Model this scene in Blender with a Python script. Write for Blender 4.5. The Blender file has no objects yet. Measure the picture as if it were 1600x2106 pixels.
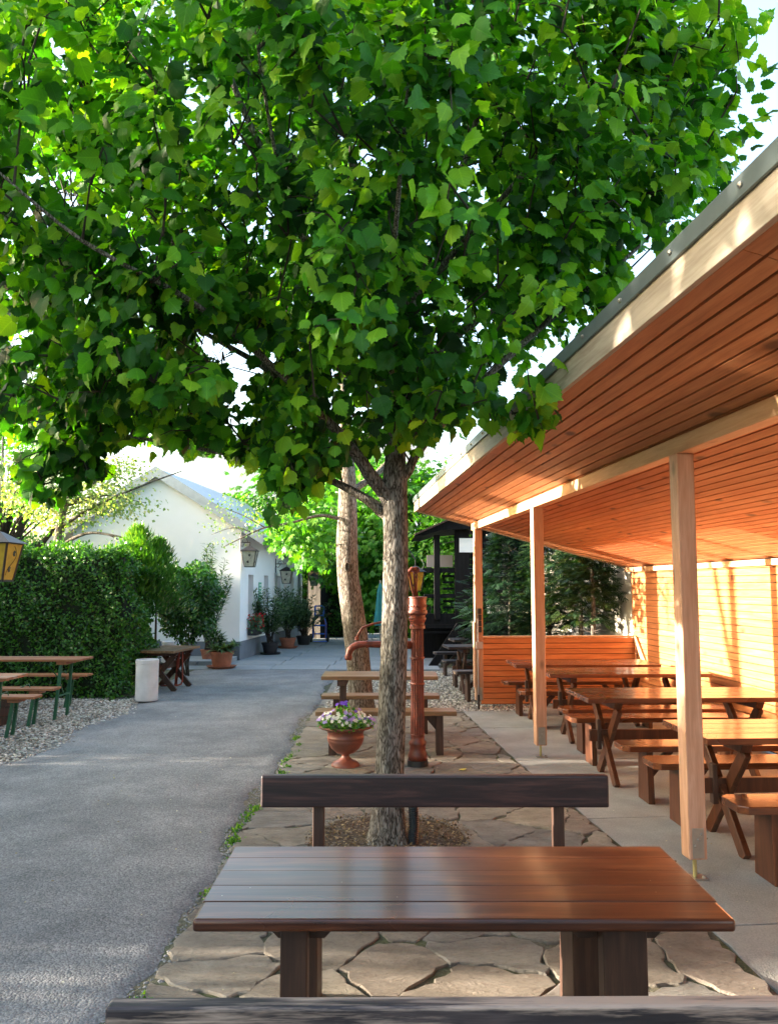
import bpy, bmesh, math, random
import numpy as np
from mathutils import Vector, Matrix
random.seed(7); rng = np.random.default_rng(7)
S = bpy.context.scene
C = S.collection
PI = math.pi

# ------------------------------------------------------------------ camera, sky, sun, exposure
EYE, FPX, V0 = 1.7, 1670.0, 1206.0
PITCH = math.atan((V0-1053)/FPX)
cd = bpy.data.cameras.new('camera'); cam = bpy.data.objects.new('camera', cd); C.objects.link(cam)
cam.location = (0, 0, EYE); cam.rotation_euler = (PI/2+PITCH, 0, 0)
cd.sensor_fit = 'VERTICAL'; cd.sensor_height = 24.0; cd.lens = 24.0*FPX/2106
cd.clip_start = .05; cd.clip_end = 600
S.camera = cam
SUN_EL, SUN_AZ = math.radians(10.5), math.radians(272)      # azimuth clockwise from +Y: the sun stands to the left
sunv = Vector((math.sin(SUN_AZ)*math.cos(SUN_EL), math.cos(SUN_AZ)*math.cos(SUN_EL), math.sin(SUN_EL)))
w = bpy.data.worlds.new('World'); S.world = w; w.use_nodes = True
nt = w.node_tree; bg = nt.nodes['Background']
sk = nt.nodes.new('ShaderNodeTexSky'); sk.sky_type = 'NISHITA'; sk.sun_disc = False
sk.sun_elevation = SUN_EL; sk.sun_rotation = SUN_AZ; sk.air_density = 1.0; sk.dust_density = 4.5; sk.ozone_density = 1.0
nt.links.new(sk.outputs[0], bg.inputs[0]); bg.inputs[1].default_value = .15
ld = bpy.data.lights.new('sun', 'SUN'); ld.energy = 5.0; ld.angle = math.radians(.6); ld.color = (1, .86, .70)
sun = bpy.data.objects.new('sun', ld); C.objects.link(sun)
sun.rotation_euler = sunv.to_track_quat('Z', 'Y').to_euler(); sun.location = (-20, 0, 12)
S.view_settings.view_transform = 'Standard'; S.view_settings.look = 'None'
S.view_settings.exposure = 3.0; S.view_settings.gamma = 1; S.view_settings.use_curve_mapping = False
S.render.engine = 'CYCLES'
S.cycles.max_bounces = 10; S.cycles.diffuse_bounces = 6; S.cycles.transmission_bounces = 6

# ------------------------------------------------------------------ pixel -> place
cp, sp = math.cos(PITCH), math.sin(PITCH)
def ray(u, v):
    a = (u-800)/FPX; b = (1053-v)/FPX
    return Vector((a, cp-b*sp, sp+b*cp))
def G(u, v, z=0.0):                       # where the sight line through a pixel meets height z
    r = ray(u, v); t = (z-EYE)/r.z
    return Vector((r.x*t, r.y*t, z))
def D(u, v, Y):                           # ... meets distance Y
    r = ray(u, v); t = Y/r.y
    return Vector((r.x*t, Y, r.z*t+EYE))

# ------------------------------------------------------------------ object helpers
def tag(o, label=None, cat=None, group=None, kind=None):
    if label: o['label'] = label
    if cat: o['category'] = cat
    if group: o['group'] = group
    if kind: o['kind'] = kind
    return o
def empty(name, loc=(0, 0, 0), rz=0.0):
    o = bpy.data.objects.new(name, None); C.objects.link(o); o.location = loc; o.rotation_euler = (0, 0, rz)
    o.empty_display_size = .2
    return o
def link(name, me, mat, parent=None, bevel=0.0, seg=2):
    o = bpy.data.objects.new(name, me); C.objects.link(o)
    if mat and not me.materials: me.materials.append(mat)
    if parent: o.parent = parent
    if bevel:
        m = o.modifiers.new('b', 'BEVEL'); m.width = bevel; m.segments = seg; m.limit_method = 'ANGLE'; m.angle_limit = .6
    return o
def children(o): return [x for x in bpy.data.objects if x.parent == o]
def copy_tree(o, parent=None, kids=None):
    if kids is None:
        kids = {}
        for x in bpy.data.objects:
            if x.parent: kids.setdefault(x.parent.name, []).append(x)
    c = o.copy(); C.objects.link(c); c.parent = parent
    for ch in kids.get(o.name, []): copy_tree(ch, c, kids)
    return c

class MB:
    def __init__(s): s.v = []; s.f = []
    def add(s, vs, fs):
        n = len(s.v); s.v += [tuple(q) for q in vs]; s.f += [tuple(i+n for i in f) for f in fs]; return s
    def box(s, x0, x1, y0, y1, z0, z1):
        return s.add([(x0,y0,z0),(x1,y0,z0),(x1,y1,z0),(x0,y1,z0),(x0,y0,z1),(x1,y0,z1),(x1,y1,z1),(x0,y1,z1)],
                     [(0,3,2,1),(4,5,6,7),(0,1,5,4),(1,2,6,5),(2,3,7,6),(3,0,4,7)])
    def bar(s, p, q, wd, ht, up=(0, 0, 1)):
        p = Vector(p); q = Vector(q); d = (q-p).normalized(); u = Vector(up)
        if abs(d.dot(u)) > .98: u = Vector((0, 1, 0))
        r = d.cross(u).normalized(); u = r.cross(d).normalized()
        vs = [e+r*a*wd/2+u*b*ht/2 for e in (p, q) for a, b in ((-1,-1),(1,-1),(1,1),(-1,1))]
        return s.add(vs, [(0,3,2,1),(4,5,6,7),(0,1,5,4),(1,2,6,5),(2,3,7,6),(3,0,4,7)][:0] or [(0,1,2,3),(7,6,5,4),(0,4,5,1),(1,5,6,2),(2,6,7,3),(3,7,4,0)])
    def prism(s, poly, fn, a, b):           # poly of 2D points, fn(u, v, t) -> 3D, between t=a and t=b
        n = len(poly)
        vs = [fn(u, v, a) for u, v in poly]+[fn(u, v, b) for u, v in poly]
        return s.add(vs, [tuple(range(n))[::-1], tuple(range(n, 2*n))]+[(i, (i+1) % n, n+(i+1) % n, n+i) for i in range(n)])
    def tube(s, pts, rad, n=8, cap=True):
        pts = [Vector(p) for p in pts]; m = len(pts)
        if not hasattr(rad, '__len__'): rad = [rad]*m
        rings = []; ref = None
        for i, p in enumerate(pts):
            d = (pts[min(i+1, m-1)]-pts[max(i-1, 0)]).normalized()
            if ref is None:
                ref = d.orthogonal().normalized()
            ref = (ref-d*ref.dot(d)).normalized(); b = d.cross(ref)
            rings.append([p+(ref*math.cos(2*PI*k/n)+b*math.sin(2*PI*k/n))*rad[i] for k in range(n)])
        vs = [q for r in rings for q in r]
        fs = [(i*n+k, i*n+(k+1) % n, (i+1)*n+(k+1) % n, (i+1)*n+k) for i in range(m-1) for k in range(n)]
        if cap: fs += [tuple(range(n))[::-1], tuple((m-1)*n+k for k in range(n))]
        return s.add(vs, fs)
    def lathe(s, prof, n=32, c=(0, 0, 0)):
        vs = [(c[0]+r*math.cos(2*PI*k/n), c[1]+r*math.sin(2*PI*k/n), c[2]+z) for r, z in prof for k in range(n)]
        m = len(prof)
        fs = [(i*n+k, i*n+(k+1) % n, (i+1)*n+(k+1) % n, (i+1)*n+k) for i in range(m-1) for k in range(n)]
        fs += [tuple(range(n))[::-1], tuple((m-1)*n+k for k in range(n))]
        return s.add(vs, fs)
    def mesh(s, name, smooth=False):
        me = bpy.data.meshes.new(name); me.from_pydata(s.v, [], s.f); me.update()
        if smooth: me.polygons.foreach_set('use_smooth', [True]*len(me.polygons))
        return me
    def build(s, name, mat, parent=None, smooth=False, bevel=0.0, seg=2):
        return link(name, s.mesh(name, smooth), mat, parent, bevel, seg)

def merged(name, variants, which, M, mat, parent=None, lf=None, smooth=True, tint=None):
    """one mesh from many placed copies; variants = [(V (n,3), F (m,k))], M (N,4,4)"""
    Vs, Fs, At = [], [], []; off = 0
    for vi, (V, F, A) in enumerate(variants):
        idx = np.where(which == vi)[0]
        if len(idx) == 0: continue
        n = len(V); Vh = np.c_[V, np.ones(n)]
        W = np.einsum('nij,vj->nvi', M[idx], Vh)[:, :, :3].reshape(-1, 3)
        Vs.append(W)
        Fs.append((F[None]+(np.arange(len(idx))*n)[:, None, None]+off).reshape(-1, F.shape[1])); off += len(W)
        a = np.repeat(A[None], len(idx), 0).copy()
        if tint is not None: a[:, :, 2] += tint[idx][:, None]
        At.append(a.reshape(-1, 3))
    V = np.concatenate(Vs); F = np.concatenate(Fs); A = np.concatenate(At)
    me = np_mesh(name, V, F, A, smooth)
    return link(name, me, mat, parent)
def np_mesh(name, V, F, A=None, smooth=True):
    me = bpy.data.meshes.new(name)
    k = F.shape[1]
    me.vertices.add(len(V)); me.vertices.foreach_set('co', V.astype(np.float32).ravel())
    me.loops.add(F.size); me.loops.foreach_set('vertex_index', F.astype(np.int32).ravel())
    me.polygons.add(len(F)); me.polygons.foreach_set('loop_start', np.arange(0, F.size, k, dtype=np.int32))
    me.update(calc_edges=True)
    if smooth: me.polygons.foreach_set('use_smooth', np.ones(len(F), bool))
    if A is not None:
        at = me.attributes.new('lf', 'FLOAT_VECTOR', 'POINT'); at.data.foreach_set('vector', A.astype(np.float32).ravel())
    me.validate()
    return me
def frames(pos, tip, nrm, scale):
    """matrices with local Y along tip, local Z near nrm"""
    t = tip/np.linalg.norm(tip, axis=1, keepdims=True)
    x = np.cross(t, nrm); x /= np.maximum(np.linalg.norm(x, axis=1, keepdims=True), 1e-6)
    z = np.cross(x, t)
    M = np.zeros((len(pos), 4, 4)); s = scale[:, None]
    M[:, :3, 0] = x*s; M[:, :3, 1] = t*s; M[:, :3, 2] = z*s; M[:, :3, 3] = pos; M[:, 3, 3] = 1
    return M

# ------------------------------------------------------------------ materials
def new_mat(name):
    m = bpy.data.materials.new(name); m.use_nodes = True
    t = m.node_tree; return m, t, t.nodes['Principled BSDF']
class NT:
    def __init__(s, t): s.t = t
    def n(s, typ, **kw):
        o = s.t.nodes.new(typ)
        for k, v in kw.items():
            if k in ('i',):
                for a, b in v.items():
                    if isinstance(b, bpy.types.NodeSocket): s.t.links.new(b, o.inputs[a])
                    else: o.inputs[a].default_value = b
            else: setattr(o, k, v)
        return o
    def ramp(s, fac, stops):
        r = s.t.nodes.new('ShaderNodeValToRGB'); e = r.color_ramp.elements
        while len(e) < len(stops): e.new(.5)
        for q, (p, c) in zip(e, stops): q.position = p; q.color = (*c, 1) if len(c) == 3 else c
        s.t.links.new(fac, r.inputs[0]); return r.outputs[0]
    def mix(s, f, a, b, bt='MIX'):
        m = s.t.nodes.new('ShaderNodeMix'); m.data_type = 'RGBA'; m.blend_type = bt
        for k, v in ((0, f), (6, a), (7, b)):
            if isinstance(v, bpy.types.NodeSocket): s.t.links.new(v, m.inputs[k])
            else: m.inputs[k].default_value = (*v, 1) if isinstance(v, tuple) and len(v) == 3 else v
        return m.outputs[2]
    def math(s, op, a, b=0.0, c=0.0):
        m = s.t.nodes.new('ShaderNodeMath'); m.operation = op
        for k, v in enumerate((a, b, c)):
            if isinstance(v, bpy.types.NodeSocket): s.t.links.new(v, m.inputs[k])
            else: m.inputs[k].default_value = v
        return m.outputs[0]
    def noise(s, vec, sc, det=4, rough=.55, dist=0.0):
        n = s.n('ShaderNodeTexNoise'); n.inputs['Scale'].default_value = sc; n.inputs['Detail'].default_value = det
        n.inputs['Roughness'].default_value = rough; n.inputs['Distortion'].default_value = dist
        if vec: s.t.links.new(vec, n.inputs['Vector'])
        return n.outputs[0]
    def bump(s, h, strength, dist, bsdf, prev=None):
        b = s.t.nodes.new('ShaderNodeBump'); b.inputs['Strength'].default_value = strength; b.inputs['Distance'].default_value = dist
        s.t.links.new(h, b.inputs['Height'])
        if prev: s.t.links.new(prev, b.inputs['Normal'])
        if bsdf: s.t.links.new(b.outputs[0], bsdf.inputs['Normal'])
        return b.outputs[0]
    def coords(s, scale=(1, 1, 1), rnd=True, which='Object'):
        tc = s.n('ShaderNodeTexCoord'); mp = s.n('ShaderNodeMapping'); mp.inputs['Scale'].default_value = scale
        s.t.links.new(tc.outputs[which], mp.inputs[0]); v = mp.outputs[0]
        if rnd:
            oi = s.n('ShaderNodeObjectInfo'); a = s.n('ShaderNodeVectorMath', operation='MULTIPLY_ADD')
            cb = s.n('ShaderNodeCombineXYZ')
            for k, q in enumerate((37., 91., 53.)): s.t.links.new(s.math('MULTIPLY', oi.outputs['Random'], q), cb.inputs[k])
            a.inputs[1].default_value = (1, 1, 1); s.t.links.new(v, a.inputs[0]); s.t.links.new(cb.outputs[0], a.inputs[2]); v = a.outputs[0]
        return v

def wood(name, dark, mid, light, axis='X', rough=.5, knots=.0, coat=0.0, scale=1.0, bump=.25, grey=None, var=.25, spec=.5, scratch=False):
    m, t, b = new_mat(name); N = NT(t)
    k = {'X': 0, 'Y': 1, 'Z': 2}[axis]
    sc = [1, 1, 1]; sc[k] = .07; v = N.coords(tuple(q*scale for q in sc))
    n1 = N.noise(v, 26, 6, .6, .6); n2 = N.noise(v, 120, 3, .6)
    f = N.math('ADD', N.math('MULTIPLY', n1, .75), N.math('MULTIPLY', n2, .25))
    col = N.ramp(f, [(.34, dark), (.5, mid), (.64, light)])
    oi = N.n('ShaderNodeObjectInfo')
    fac = N.math('ADD', N.math('MULTIPLY', oi.outputs['Random'], var), 1-var/2)
    hv = N.n('ShaderNodeHueSaturation'); t.links.new(col, hv.inputs['Color']); t.links.new(fac, hv.inputs['Value']); col = hv.outputs[0]
    sk2 = [1, 1, 1]; sk2[k] = .45
    big = N.noise(N.coords(tuple(sk2)), 2.2, 3)
    col = N.mix(N.ramp(big, [(.35, (0, 0, 0)), (.7, (.35, .35, .35))]), col, N.mix(1.0, col, (.7, .62, .55), 'MULTIPLY'))
    if knots:
        ks = [1, 1, 1]; ks[k] = .55
        vo = N.n('ShaderNodeTexVoronoi'); vo.inputs['Scale'].default_value = knots; t.links.new(N.coords(tuple(ks)), vo.inputs['Vector'])
        col = N.mix(N.ramp(vo.outputs['Distance'], [(.07, (1, 1, 1)), (.16, (0, 0, 0))]), col, tuple(c*.35 for c in dark))
    if grey:
        g = N.noise(N.coords(tuple(q*.6 for q in sc)), 9, 8, .7)
        col = N.mix(N.ramp(g, [(.54, (0, 0, 0)), (.6, (.9, .9, .9))]), col, grey)
    rr = N.math('ADD', N.math('MULTIPLY', big, .25), rough-.12)
    if scratch:
        s1 = N.noise(N.coords((.35, 14, 1)), 5, 7, .75, .4); s2 = N.noise(N.coords((1, 1, 1)), 3, 3)
        sc_ = N.math('MULTIPLY', N.ramp(s1, [(.63, (0, 0, 0)), (.70, (1, 1, 1))]), N.ramp(s2, [(.45, (0, 0, 0)), (.6, (1, 1, 1))]))
        vd = N.n('ShaderNodeTexVoronoi'); vd.inputs['Scale'].default_value = 26; t.links.new(N.coords((1, 1, 1)), vd.inputs['Vector'])
        dots = N.ramp(vd.outputs['Distance'], [(.03, (1, 1, 1)), (.06, (0, 0, 0))])
        sg = N.n('ShaderNodeSeparateColor'); t.links.new(vd.outputs['Color'], sg.inputs[0]); dots = N.math('MULTIPLY', dots, N.math('GREATER_THAN', sg.outputs[0], .88))
        col = N.mix(N.math('MULTIPLY', sc_, .5), col, (.30, .20, .13)); col = N.mix(dots, col, (.6, .55, .45))
        rr = N.math('ADD', rr, N.math('MULTIPLY', sc_, .3))
    t.links.new(col, b.inputs['Base Color'])
    t.links.new(rr, b.inputs['Roughness'])
    b.inputs['Specular IOR Level'].default_value = spec
    if coat: b.inputs['Coat Weight'].default_value = coat; b.inputs['Coat Roughness'].default_value = .12
    N.bump(f, bump, .0015, b)
    return m

def plain(name, col, rough=.5, metal=0.0, noise=.0, nscale=8, bump=0.0, bscale=60, col2=None, spec=.5, bdist=.002):
    m, t, b = new_mat(name); N = NT(t)
    v = N.coords((1, 1, 1))
    if noise or col2:
        c2 = col2 or tuple(q*(1-noise) for q in col)
        f = N.noise(v, nscale, 6, .62)
        t.links.new(N.ramp(f, [(.35, c2), (.65, col)]), b.inputs['Base Color'])
    else: b.inputs['Base Color'].default_value = (*col, 1)
    b.inputs['Roughness'].default_value = rough; b.inputs['Metallic'].default_value = metal
    b.inputs['Specular IOR Level'].default_value = spec
    if bump: N.bump(N.noise(v, bscale, 5, .6), bump, bdist, b)
    return m

def leaf_mat(name, stops, trans=.45, rough=.45, veins=True, gloss=.35, tcol=(1.25, 1.4, .3)):
    m, t, b = new_mat(name); N = NT(t)
    a = N.n('ShaderNodeAttribute'); a.attribute_name = 'lf'
    sep = N.n('ShaderNodeSeparateXYZ'); t.links.new(a.outputs['Vector'], sep.inputs[0])
    col = N.ramp(sep.outputs[2], stops)
    if veins:
        ax = N.math('ABSOLUTE', sep.outputs[0])
        q = N.math('SUBTRACT', sep.outputs[1], N.math('MULTIPLY', ax, .8))
        fr = N.math('ABSOLUTE', N.math('SUBTRACT', N.math('FRACT', N.math('MULTIPLY', q, 7.0)), .5))
        vein = N.ramp(N.math('MINIMUM', N.math('MULTIPLY', ax, 9), N.math('ADD', N.math('MULTIPLY', fr, 2), .12)), [(.1, (1, 1, 1)), (.3, (0, 0, 0))])
        col = N.mix(N.math('MULTIPLY', vein, .35), col, N.mix(1.0, col, (2.0, 1.7, 1.6), 'MULTIPLY'))
        N.bump(vein, .5, -.002, b)
    t.links.new(col, b.inputs['Base Color'])
    b.inputs['Roughness'].default_value = rough; b.inputs['Specular IOR Level'].default_value = gloss
    tr = N.n('ShaderNodeBsdfTranslucent')
    tc = N.mix(1.0, col, tcol, 'MULTIPLY'); t.links.new(tc, tr.inputs[0])
    mx = N.n('ShaderNodeMixShader'); mx.inputs[0].default_value = trans
    t.links.new(b.outputs[0], mx.inputs[1]); t.links.new(tr.outputs[0], mx.inputs[2])
    t.links.new(mx.outputs[0], t.nodes['Material Output'].inputs[0])
    return m

def ground_mat(name, stops, scale, fine, bump, bdist, rough=.9, patch=None, cracks=None, speck=None):
    m, t, b = new_mat(name); N = NT(t)
    v = N.coords((1, 1, 1), rnd=False)
    f = N.noise(v, scale, 8, .65); g = N.noise(v, fine, 3, .6)
    col = N.ramp(N.math('ADD', N.math('MULTIPLY', f, .5), N.math('MULTIPLY', g, .5)), stops)
    h = g
    if speck:
        vo = N.n('ShaderNodeTexVoronoi'); vo.inputs['Scale'].default_value = speck[0]; t.links.new(v, vo.inputs['Vector'])
        sepc = N.n('ShaderNodeSeparateColor'); t.links.new(vo.outputs['Color'], sepc.inputs[0])
        col = N.mix(N.ramp(sepc.outputs[0], [(.1, (0, 0, 0)), (1, (.75, .75, .75))]), col, N.mix(1.0, col, speck[1], 'MULTIPLY'))
        h = N.math('ADD', g, N.math('MULTIPLY', N.math('SUBTRACT', 1.0, vo.outputs['Distance']), .9))
    if patch:
        p = N.noise(v, patch[0], 4, .6)
        col = N.mix(N.ramp(p, [(.42, (0, 0, 0)), (.62, (.8, .8, .8))]), col, N.mix(1.0, col, patch[1], 'MULTIPLY'))
    if cracks:
        vo = N.n('ShaderNodeTexVoronoi'); vo.feature = 'DISTANCE_TO_EDGE'; vo.inputs['Scale'].default_value = cracks
        d = N.n('ShaderNodeVectorMath', operation='MULTIPLY_ADD'); nn = N.n('ShaderNodeTexNoise'); nn.inputs['Scale'].default_value = 3; nn.inputs['Detail'].default_value = 6
        t.links.new(v, nn.inputs['Vector']); d.inputs[1].default_value = (.35, .35, .35)
        t.links.new(nn.outputs['Color'], d.inputs[0]); t.links.new(v, d.inputs[2]); t.links.new(d.outputs[0], vo.inputs['Vector'])
        ms = N.ramp(N.noise(v, .5, 3), [(.45, (0, 0, 0)), (.6, (1, 1, 1))])
        cr = N.math('MULTIPLY', N.ramp(vo.outputs['Distance'], [(.002, (1, 1, 1)), (.007, (0, 0, 0))]), ms)
        col = N.mix(N.math('MULTIPLY', cr, .7), col, (.02, .02, .02)); h = N.math('SUBTRACT', h, cr)
    t.links.new(col, b.inputs['Base Color']); b.inputs['Roughness'].default_value = rough
    b.inputs['Specular IOR Level'].default_value = .3
    N.bump(h, bump, bdist, b)
    return m

M = {}
M['asphalt'] = ground_mat('asphalt', [(.3, (.10, .102, .105)), (.5, (.172, .174, .176)), (.7, (.265, .263, .258))], 2.2, 70, .8, .0045, .9, patch=(.6, (.70, .71, .73)), speck=(90, (1.9, 1.87, 1.8)))
M['concrete'] = ground_mat('concrete', [(.3, (.20, .21, .205)), (.5, (.285, .295, .285)), (.7, (.37, .375, .36))], 2.5, 90, .5, .004, .9, patch=(1.1, (.8, .78, .76)), speck=(120, (1.15, 1.15, 1.12)))
M['gravel_base'] = ground_mat('gravel_base', [(.3, (.10, .09, .075)), (.5, (.24, .22, .19)), (.7, (.38, .36, .31))], 3, 60, .9, .01, .95)
M['soil'] = ground_mat('soil', [(.3, (.05, .034, .022)), (.5, (.10, .07, .045)), (.7, (.20, .15, .09))], 6, 80, 1.0, .012, 1)
M['joint'] = ground_mat('joint_sand', [(.3, (.05, .046, .034)), (.5, (.12, .11, .082)), (.7, (.22, .20, .155))], 4, 70, 1.0, .01, 1, patch=(1.6, (.55, .8, .35)))
M['earth'] = ground_mat('earth', [(.3, (.05, .05, .03)), (.5, (.09, .09, .055)), (.7, (.13, .13, .09))], 2, 30, .6, .01, 1)

def stone_mat():
    m, t, b = new_mat('sandstone'); N = NT(t)
    v = N.coords((1, 1, 1)); oi = N.n('ShaderNodeObjectInfo')
    f = N.noise(v, 5, 8, .65, .3); g = N.noise(v, 45, 6, .7)
    base = N.ramp(oi.outputs['Random'], [(0, (.26, .235, .195)), (.3, (.33, .295, .24)), (.5, (.265, .22, .185)), (.7, (.25, .245, .225)), (1, (.37, .33, .26))])
    col = N.mix(N.ramp(f, [(.36, (.85, .85, .85)), (.66, (0, 0, 0))]), base, N.mix(1.0, base, (.62, .60, .58), 'MULTIPLY'))
    col = N.mix(N.ramp(g, [(.3, (.5, .5, .5)), (.5, (0, 0, 0))]), col, N.mix(1.0, col, (.55, .52, .5), 'MULTIPLY'))
    t.links.new(col, b.inputs['Base Color']); b.inputs['Roughness'].default_value = .85; b.inputs['Specular IOR Level'].default_value = .3
    lay = N.noise(N.coords((1, 3, 1)), 3, 8, .7, 1.2)
    N.bump(g, .8, .008, b, N.bump(lay, 1.0, .05, None))
    return m
M['stone'] = stone_mat()
def bark(name, dark, mid, light, sc=1.0, bdist=.02):
    m, t, b = new_mat(name); N = NT(t)
    v = N.coords((1*sc, 1*sc, .20*sc), rnd=False)
    f = N.noise(v, 48, 8, .72, 1.0); g = N.noise(N.coords((1, 1, 1), rnd=False), 2.5, 4)
    vo = N.n('ShaderNodeTexVoronoi'); vo.feature = 'DISTANCE_TO_EDGE'; vo.inputs['Scale'].default_value = 62
    wv = N.n('ShaderNodeVectorMath', operation='MULTIPLY_ADD'); nn = N.n('ShaderNodeTexNoise'); nn.inputs['Scale'].default_value = 30
    t.links.new(v, nn.inputs['Vector']); wv.inputs[1].default_value = (.06, .06, .06); t.links.new(nn.outputs['Color'], wv.inputs[0]); t.links.new(v, wv.inputs[2])
    t.links.new(wv.outputs[0], vo.inputs['Vector'])
    h = N.math('ADD', N.math('MULTIPLY', f, .7), N.math('MULTIPLY', N.math('MINIMUM', vo.outputs['Distance'], .3), .9))
    col = N.ramp(h, [(.36, dark), (.47, mid), (.66, light)])
    col = N.mix(N.ramp(g, [(.4, (0, 0, 0)), (.65, (.6, .6, .6))]), col, N.mix(1.0, col, (.7, .75, .62), 'MULTIPLY'))
    t.links.new(col, b.inputs['Base Color']); b.inputs['Roughness'].default_value = .95; b.inputs['Specular IOR Level'].default_value = .2
    N.bump(h, 1.0, bdist, b)
    return m
M['bark'] = bark('bark_grey', (.05, .042, .034), (.17, .155, .135), (.33, .31, .28), bdist=.014)
M['bark2'] = bark('bark_pale', (.06, .045, .032), (.17, .15, .13), (.30, .275, .24), .8, .015)
M['bark_dark'] = plain('bark_dark', (.055, .04, .03), .95, noise=.5, nscale=20, bump=.6)
M['twig'] = plain('twig_brown', (.035, .028, .018), .9, noise=.4)

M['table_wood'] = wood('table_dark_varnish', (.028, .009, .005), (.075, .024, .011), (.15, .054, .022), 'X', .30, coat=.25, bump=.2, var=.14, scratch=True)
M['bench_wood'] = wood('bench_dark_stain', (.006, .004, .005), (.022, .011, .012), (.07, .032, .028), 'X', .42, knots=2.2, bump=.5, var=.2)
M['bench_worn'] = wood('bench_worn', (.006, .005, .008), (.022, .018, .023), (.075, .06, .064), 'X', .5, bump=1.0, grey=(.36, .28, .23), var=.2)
M['leg_wood'] = wood('leg_dark', (.03, .014, .009), (.055, .026, .016), (.09, .044, .026), 'Z', .5, bump=.4)
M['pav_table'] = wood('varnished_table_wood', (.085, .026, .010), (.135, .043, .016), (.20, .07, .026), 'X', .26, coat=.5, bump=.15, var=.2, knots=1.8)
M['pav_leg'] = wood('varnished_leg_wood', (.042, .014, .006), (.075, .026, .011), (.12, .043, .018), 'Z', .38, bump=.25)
M['old_table'] = wood('weathered_table_wood', (.11, .06, .028), (.19, .11, .052), (.28, .175, .09), 'X', .45, bump=.5, var=.3)
M['old_leg'] = wood('weathered_leg_wood', (.035, .018, .012), (.06, .03, .02), (.095, .05, .033), 'Z', .6, bump=.4)
M['beer_wood'] = wood('beer_table_wood', (.20, .075, .028), (.29, .12, .05), (.38, .18, .09), 'X', .5, bump=.4, grey=(.36, .26, .18), var=.25)
M['green_metal'] = plain('green_painted_steel', (.02, .11, .055), .45, noise=.2)
PINE = ((.46, .22, .095), (.60, .31, .145), (.70, .40, .205))
M['ceil'] = wood('ceiling_spruce', (.44, .145, .048), (.58, .215, .075), (.66, .28, .11), 'Y', .5, knots=3.4, bump=.2, var=.22)
M['wallw'] = wood('wall_spruce', (.38, .125, .04), (.52, .195, .068), (.60, .26, .10), 'Y', .5, knots=3.4, bump=.2, var=.15)
M['ceil_x'] = wood('cladding_spruce', (.40, .135, .040), (.54, .20, .065), (.62, .26, .095), 'X', .5, knots=3.4, bump=.2, var=.22)
M['post_wood'] = wood('pine_post', (.44, .24, .14), (.54, .315, .20), (.62, .39, .27), 'Z', .55, knots=4.0, bump=.2, var=.1)
M['beam_wood'] = wood('pine_beam', (.48, .27, .14), (.58, .35, .19), (.66, .42, .25), 'Y', .55, knots=4.0, bump=.2, var=.1)
M['fascia_wood'] = wood('weathered_fascia', (.27, .225, .165), (.38, .33, .25), (.47, .42, .33), 'Y', .6, bump=.4, grey=(.26, .24, .19), var=.1)
M['flash'] = plain('grey_flashing', (.13, .165, .17), .38, metal=.2, noise=.2, nscale=6)
M['dark_back'] = plain('dark_backing', (.035, .016, .008), .9)  # near-black, so gaps between boards get their shade from this colour
M['steel'] = plain('galvanised_steel', (.45, .43, .38), .4, metal=.8, noise=.2)
M['brass'] = plain('yellow_zinc', (.5, .45, .2), .4, metal=.6, noise=.2)
M['pump'] = plain('red_brown_cast_iron', (.22, .045, .022), .45, nscale=16, bump=.4, bscale=40, col2=(.10, .028, .018))
M['urn'] = plain('terracotta_brown_plastic', (.25, .075, .045), .45, nscale=6, bump=.2, col2=(.13, .05, .035))
M['terracotta'] = plain('terracotta', (.36, .13, .07), .75, noise=.3, nscale=12, bump=.3)
M['black_plastic'] = plain('black_plastic', (.018, .018, .02), .45)
M['black_iron'] = plain('black_iron', (.02, .02, .022), .5, bump=.3)
M['hose'] = plain('black_corrugated_plastic', (.022, .027, .028), .4)
M['house'] = plain('white_render', (.80, .82, .82), .9, noise=.05, nscale=2, bump=.5, bscale=120, bdist=.003)
M['house2'] = plain('white_render_far', (.8, .8, .8), .9, noise=.04)
M['plinth'] = plain('blue_grey_plinth', (.16, .19, .23), .85, noise=.2, nscale=5, bump=.5)
M['roof_metal'] = plain('grey_sheet_metal', (.34, .38, .41), .4, metal=.3, noise=.15)
M['glass'] = plain('dark_window_glass', (.03, .035, .04), .08, spec=.8)
M['wframe'] = plain('grey_window_frame', (.26, .25, .25), .6)
M['barrel'] = plain('white_plastic', (.62, .62, .64), .5, nscale=5, col2=(.52, .52, .53))
M['red_tube'] = plain('red_painted_tube', (.30, .06, .035), .5, noise=.3)
M['blue'] = plain('blue_painted_tube', (.02, .17, .8), .4)
M['rubber'] = plain('black_rubber', (.02, .02, .02), .8)
M['amber'] = plain('amber_glass', (.55, .36, .04), .3, noise=.3, nscale=14)
M['clearpane'] = plain('frosted_pane', (.42, .42, .33), .3, noise=.25, nscale=14)
M['teal'] = plain('teal_canvas', (.03, .22, .22), .9, noise=.2)
M['shed'] = wood('grey_boards', (.045, .04, .036), (.075, .07, .062), (.12, .11, .10), 'Z', .8, bump=.5)
M['dark_timber'] = wood('tarred_timber', (.003, .003, .0035), (.006, .006, .007), (.012, .012, .014), 'Z', .85, bump=.5, spec=.2)
M['cream'] = plain('cream_render', (.62, .58, .50), .9, noise=.12, nscale=3, bump=.5)
M['sign'] = plain('green_sign', (.1, .4, .25), .5)
M['white'] = plain('white_paint', (.8, .8, .8), .5)
M['pvc'] = plain('grey_plastic_conduit', (.38, .33, .31), .5)
M['yellowleaf'] = plain('yellow_leaf', (.65, .55, .06), .6)

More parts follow.
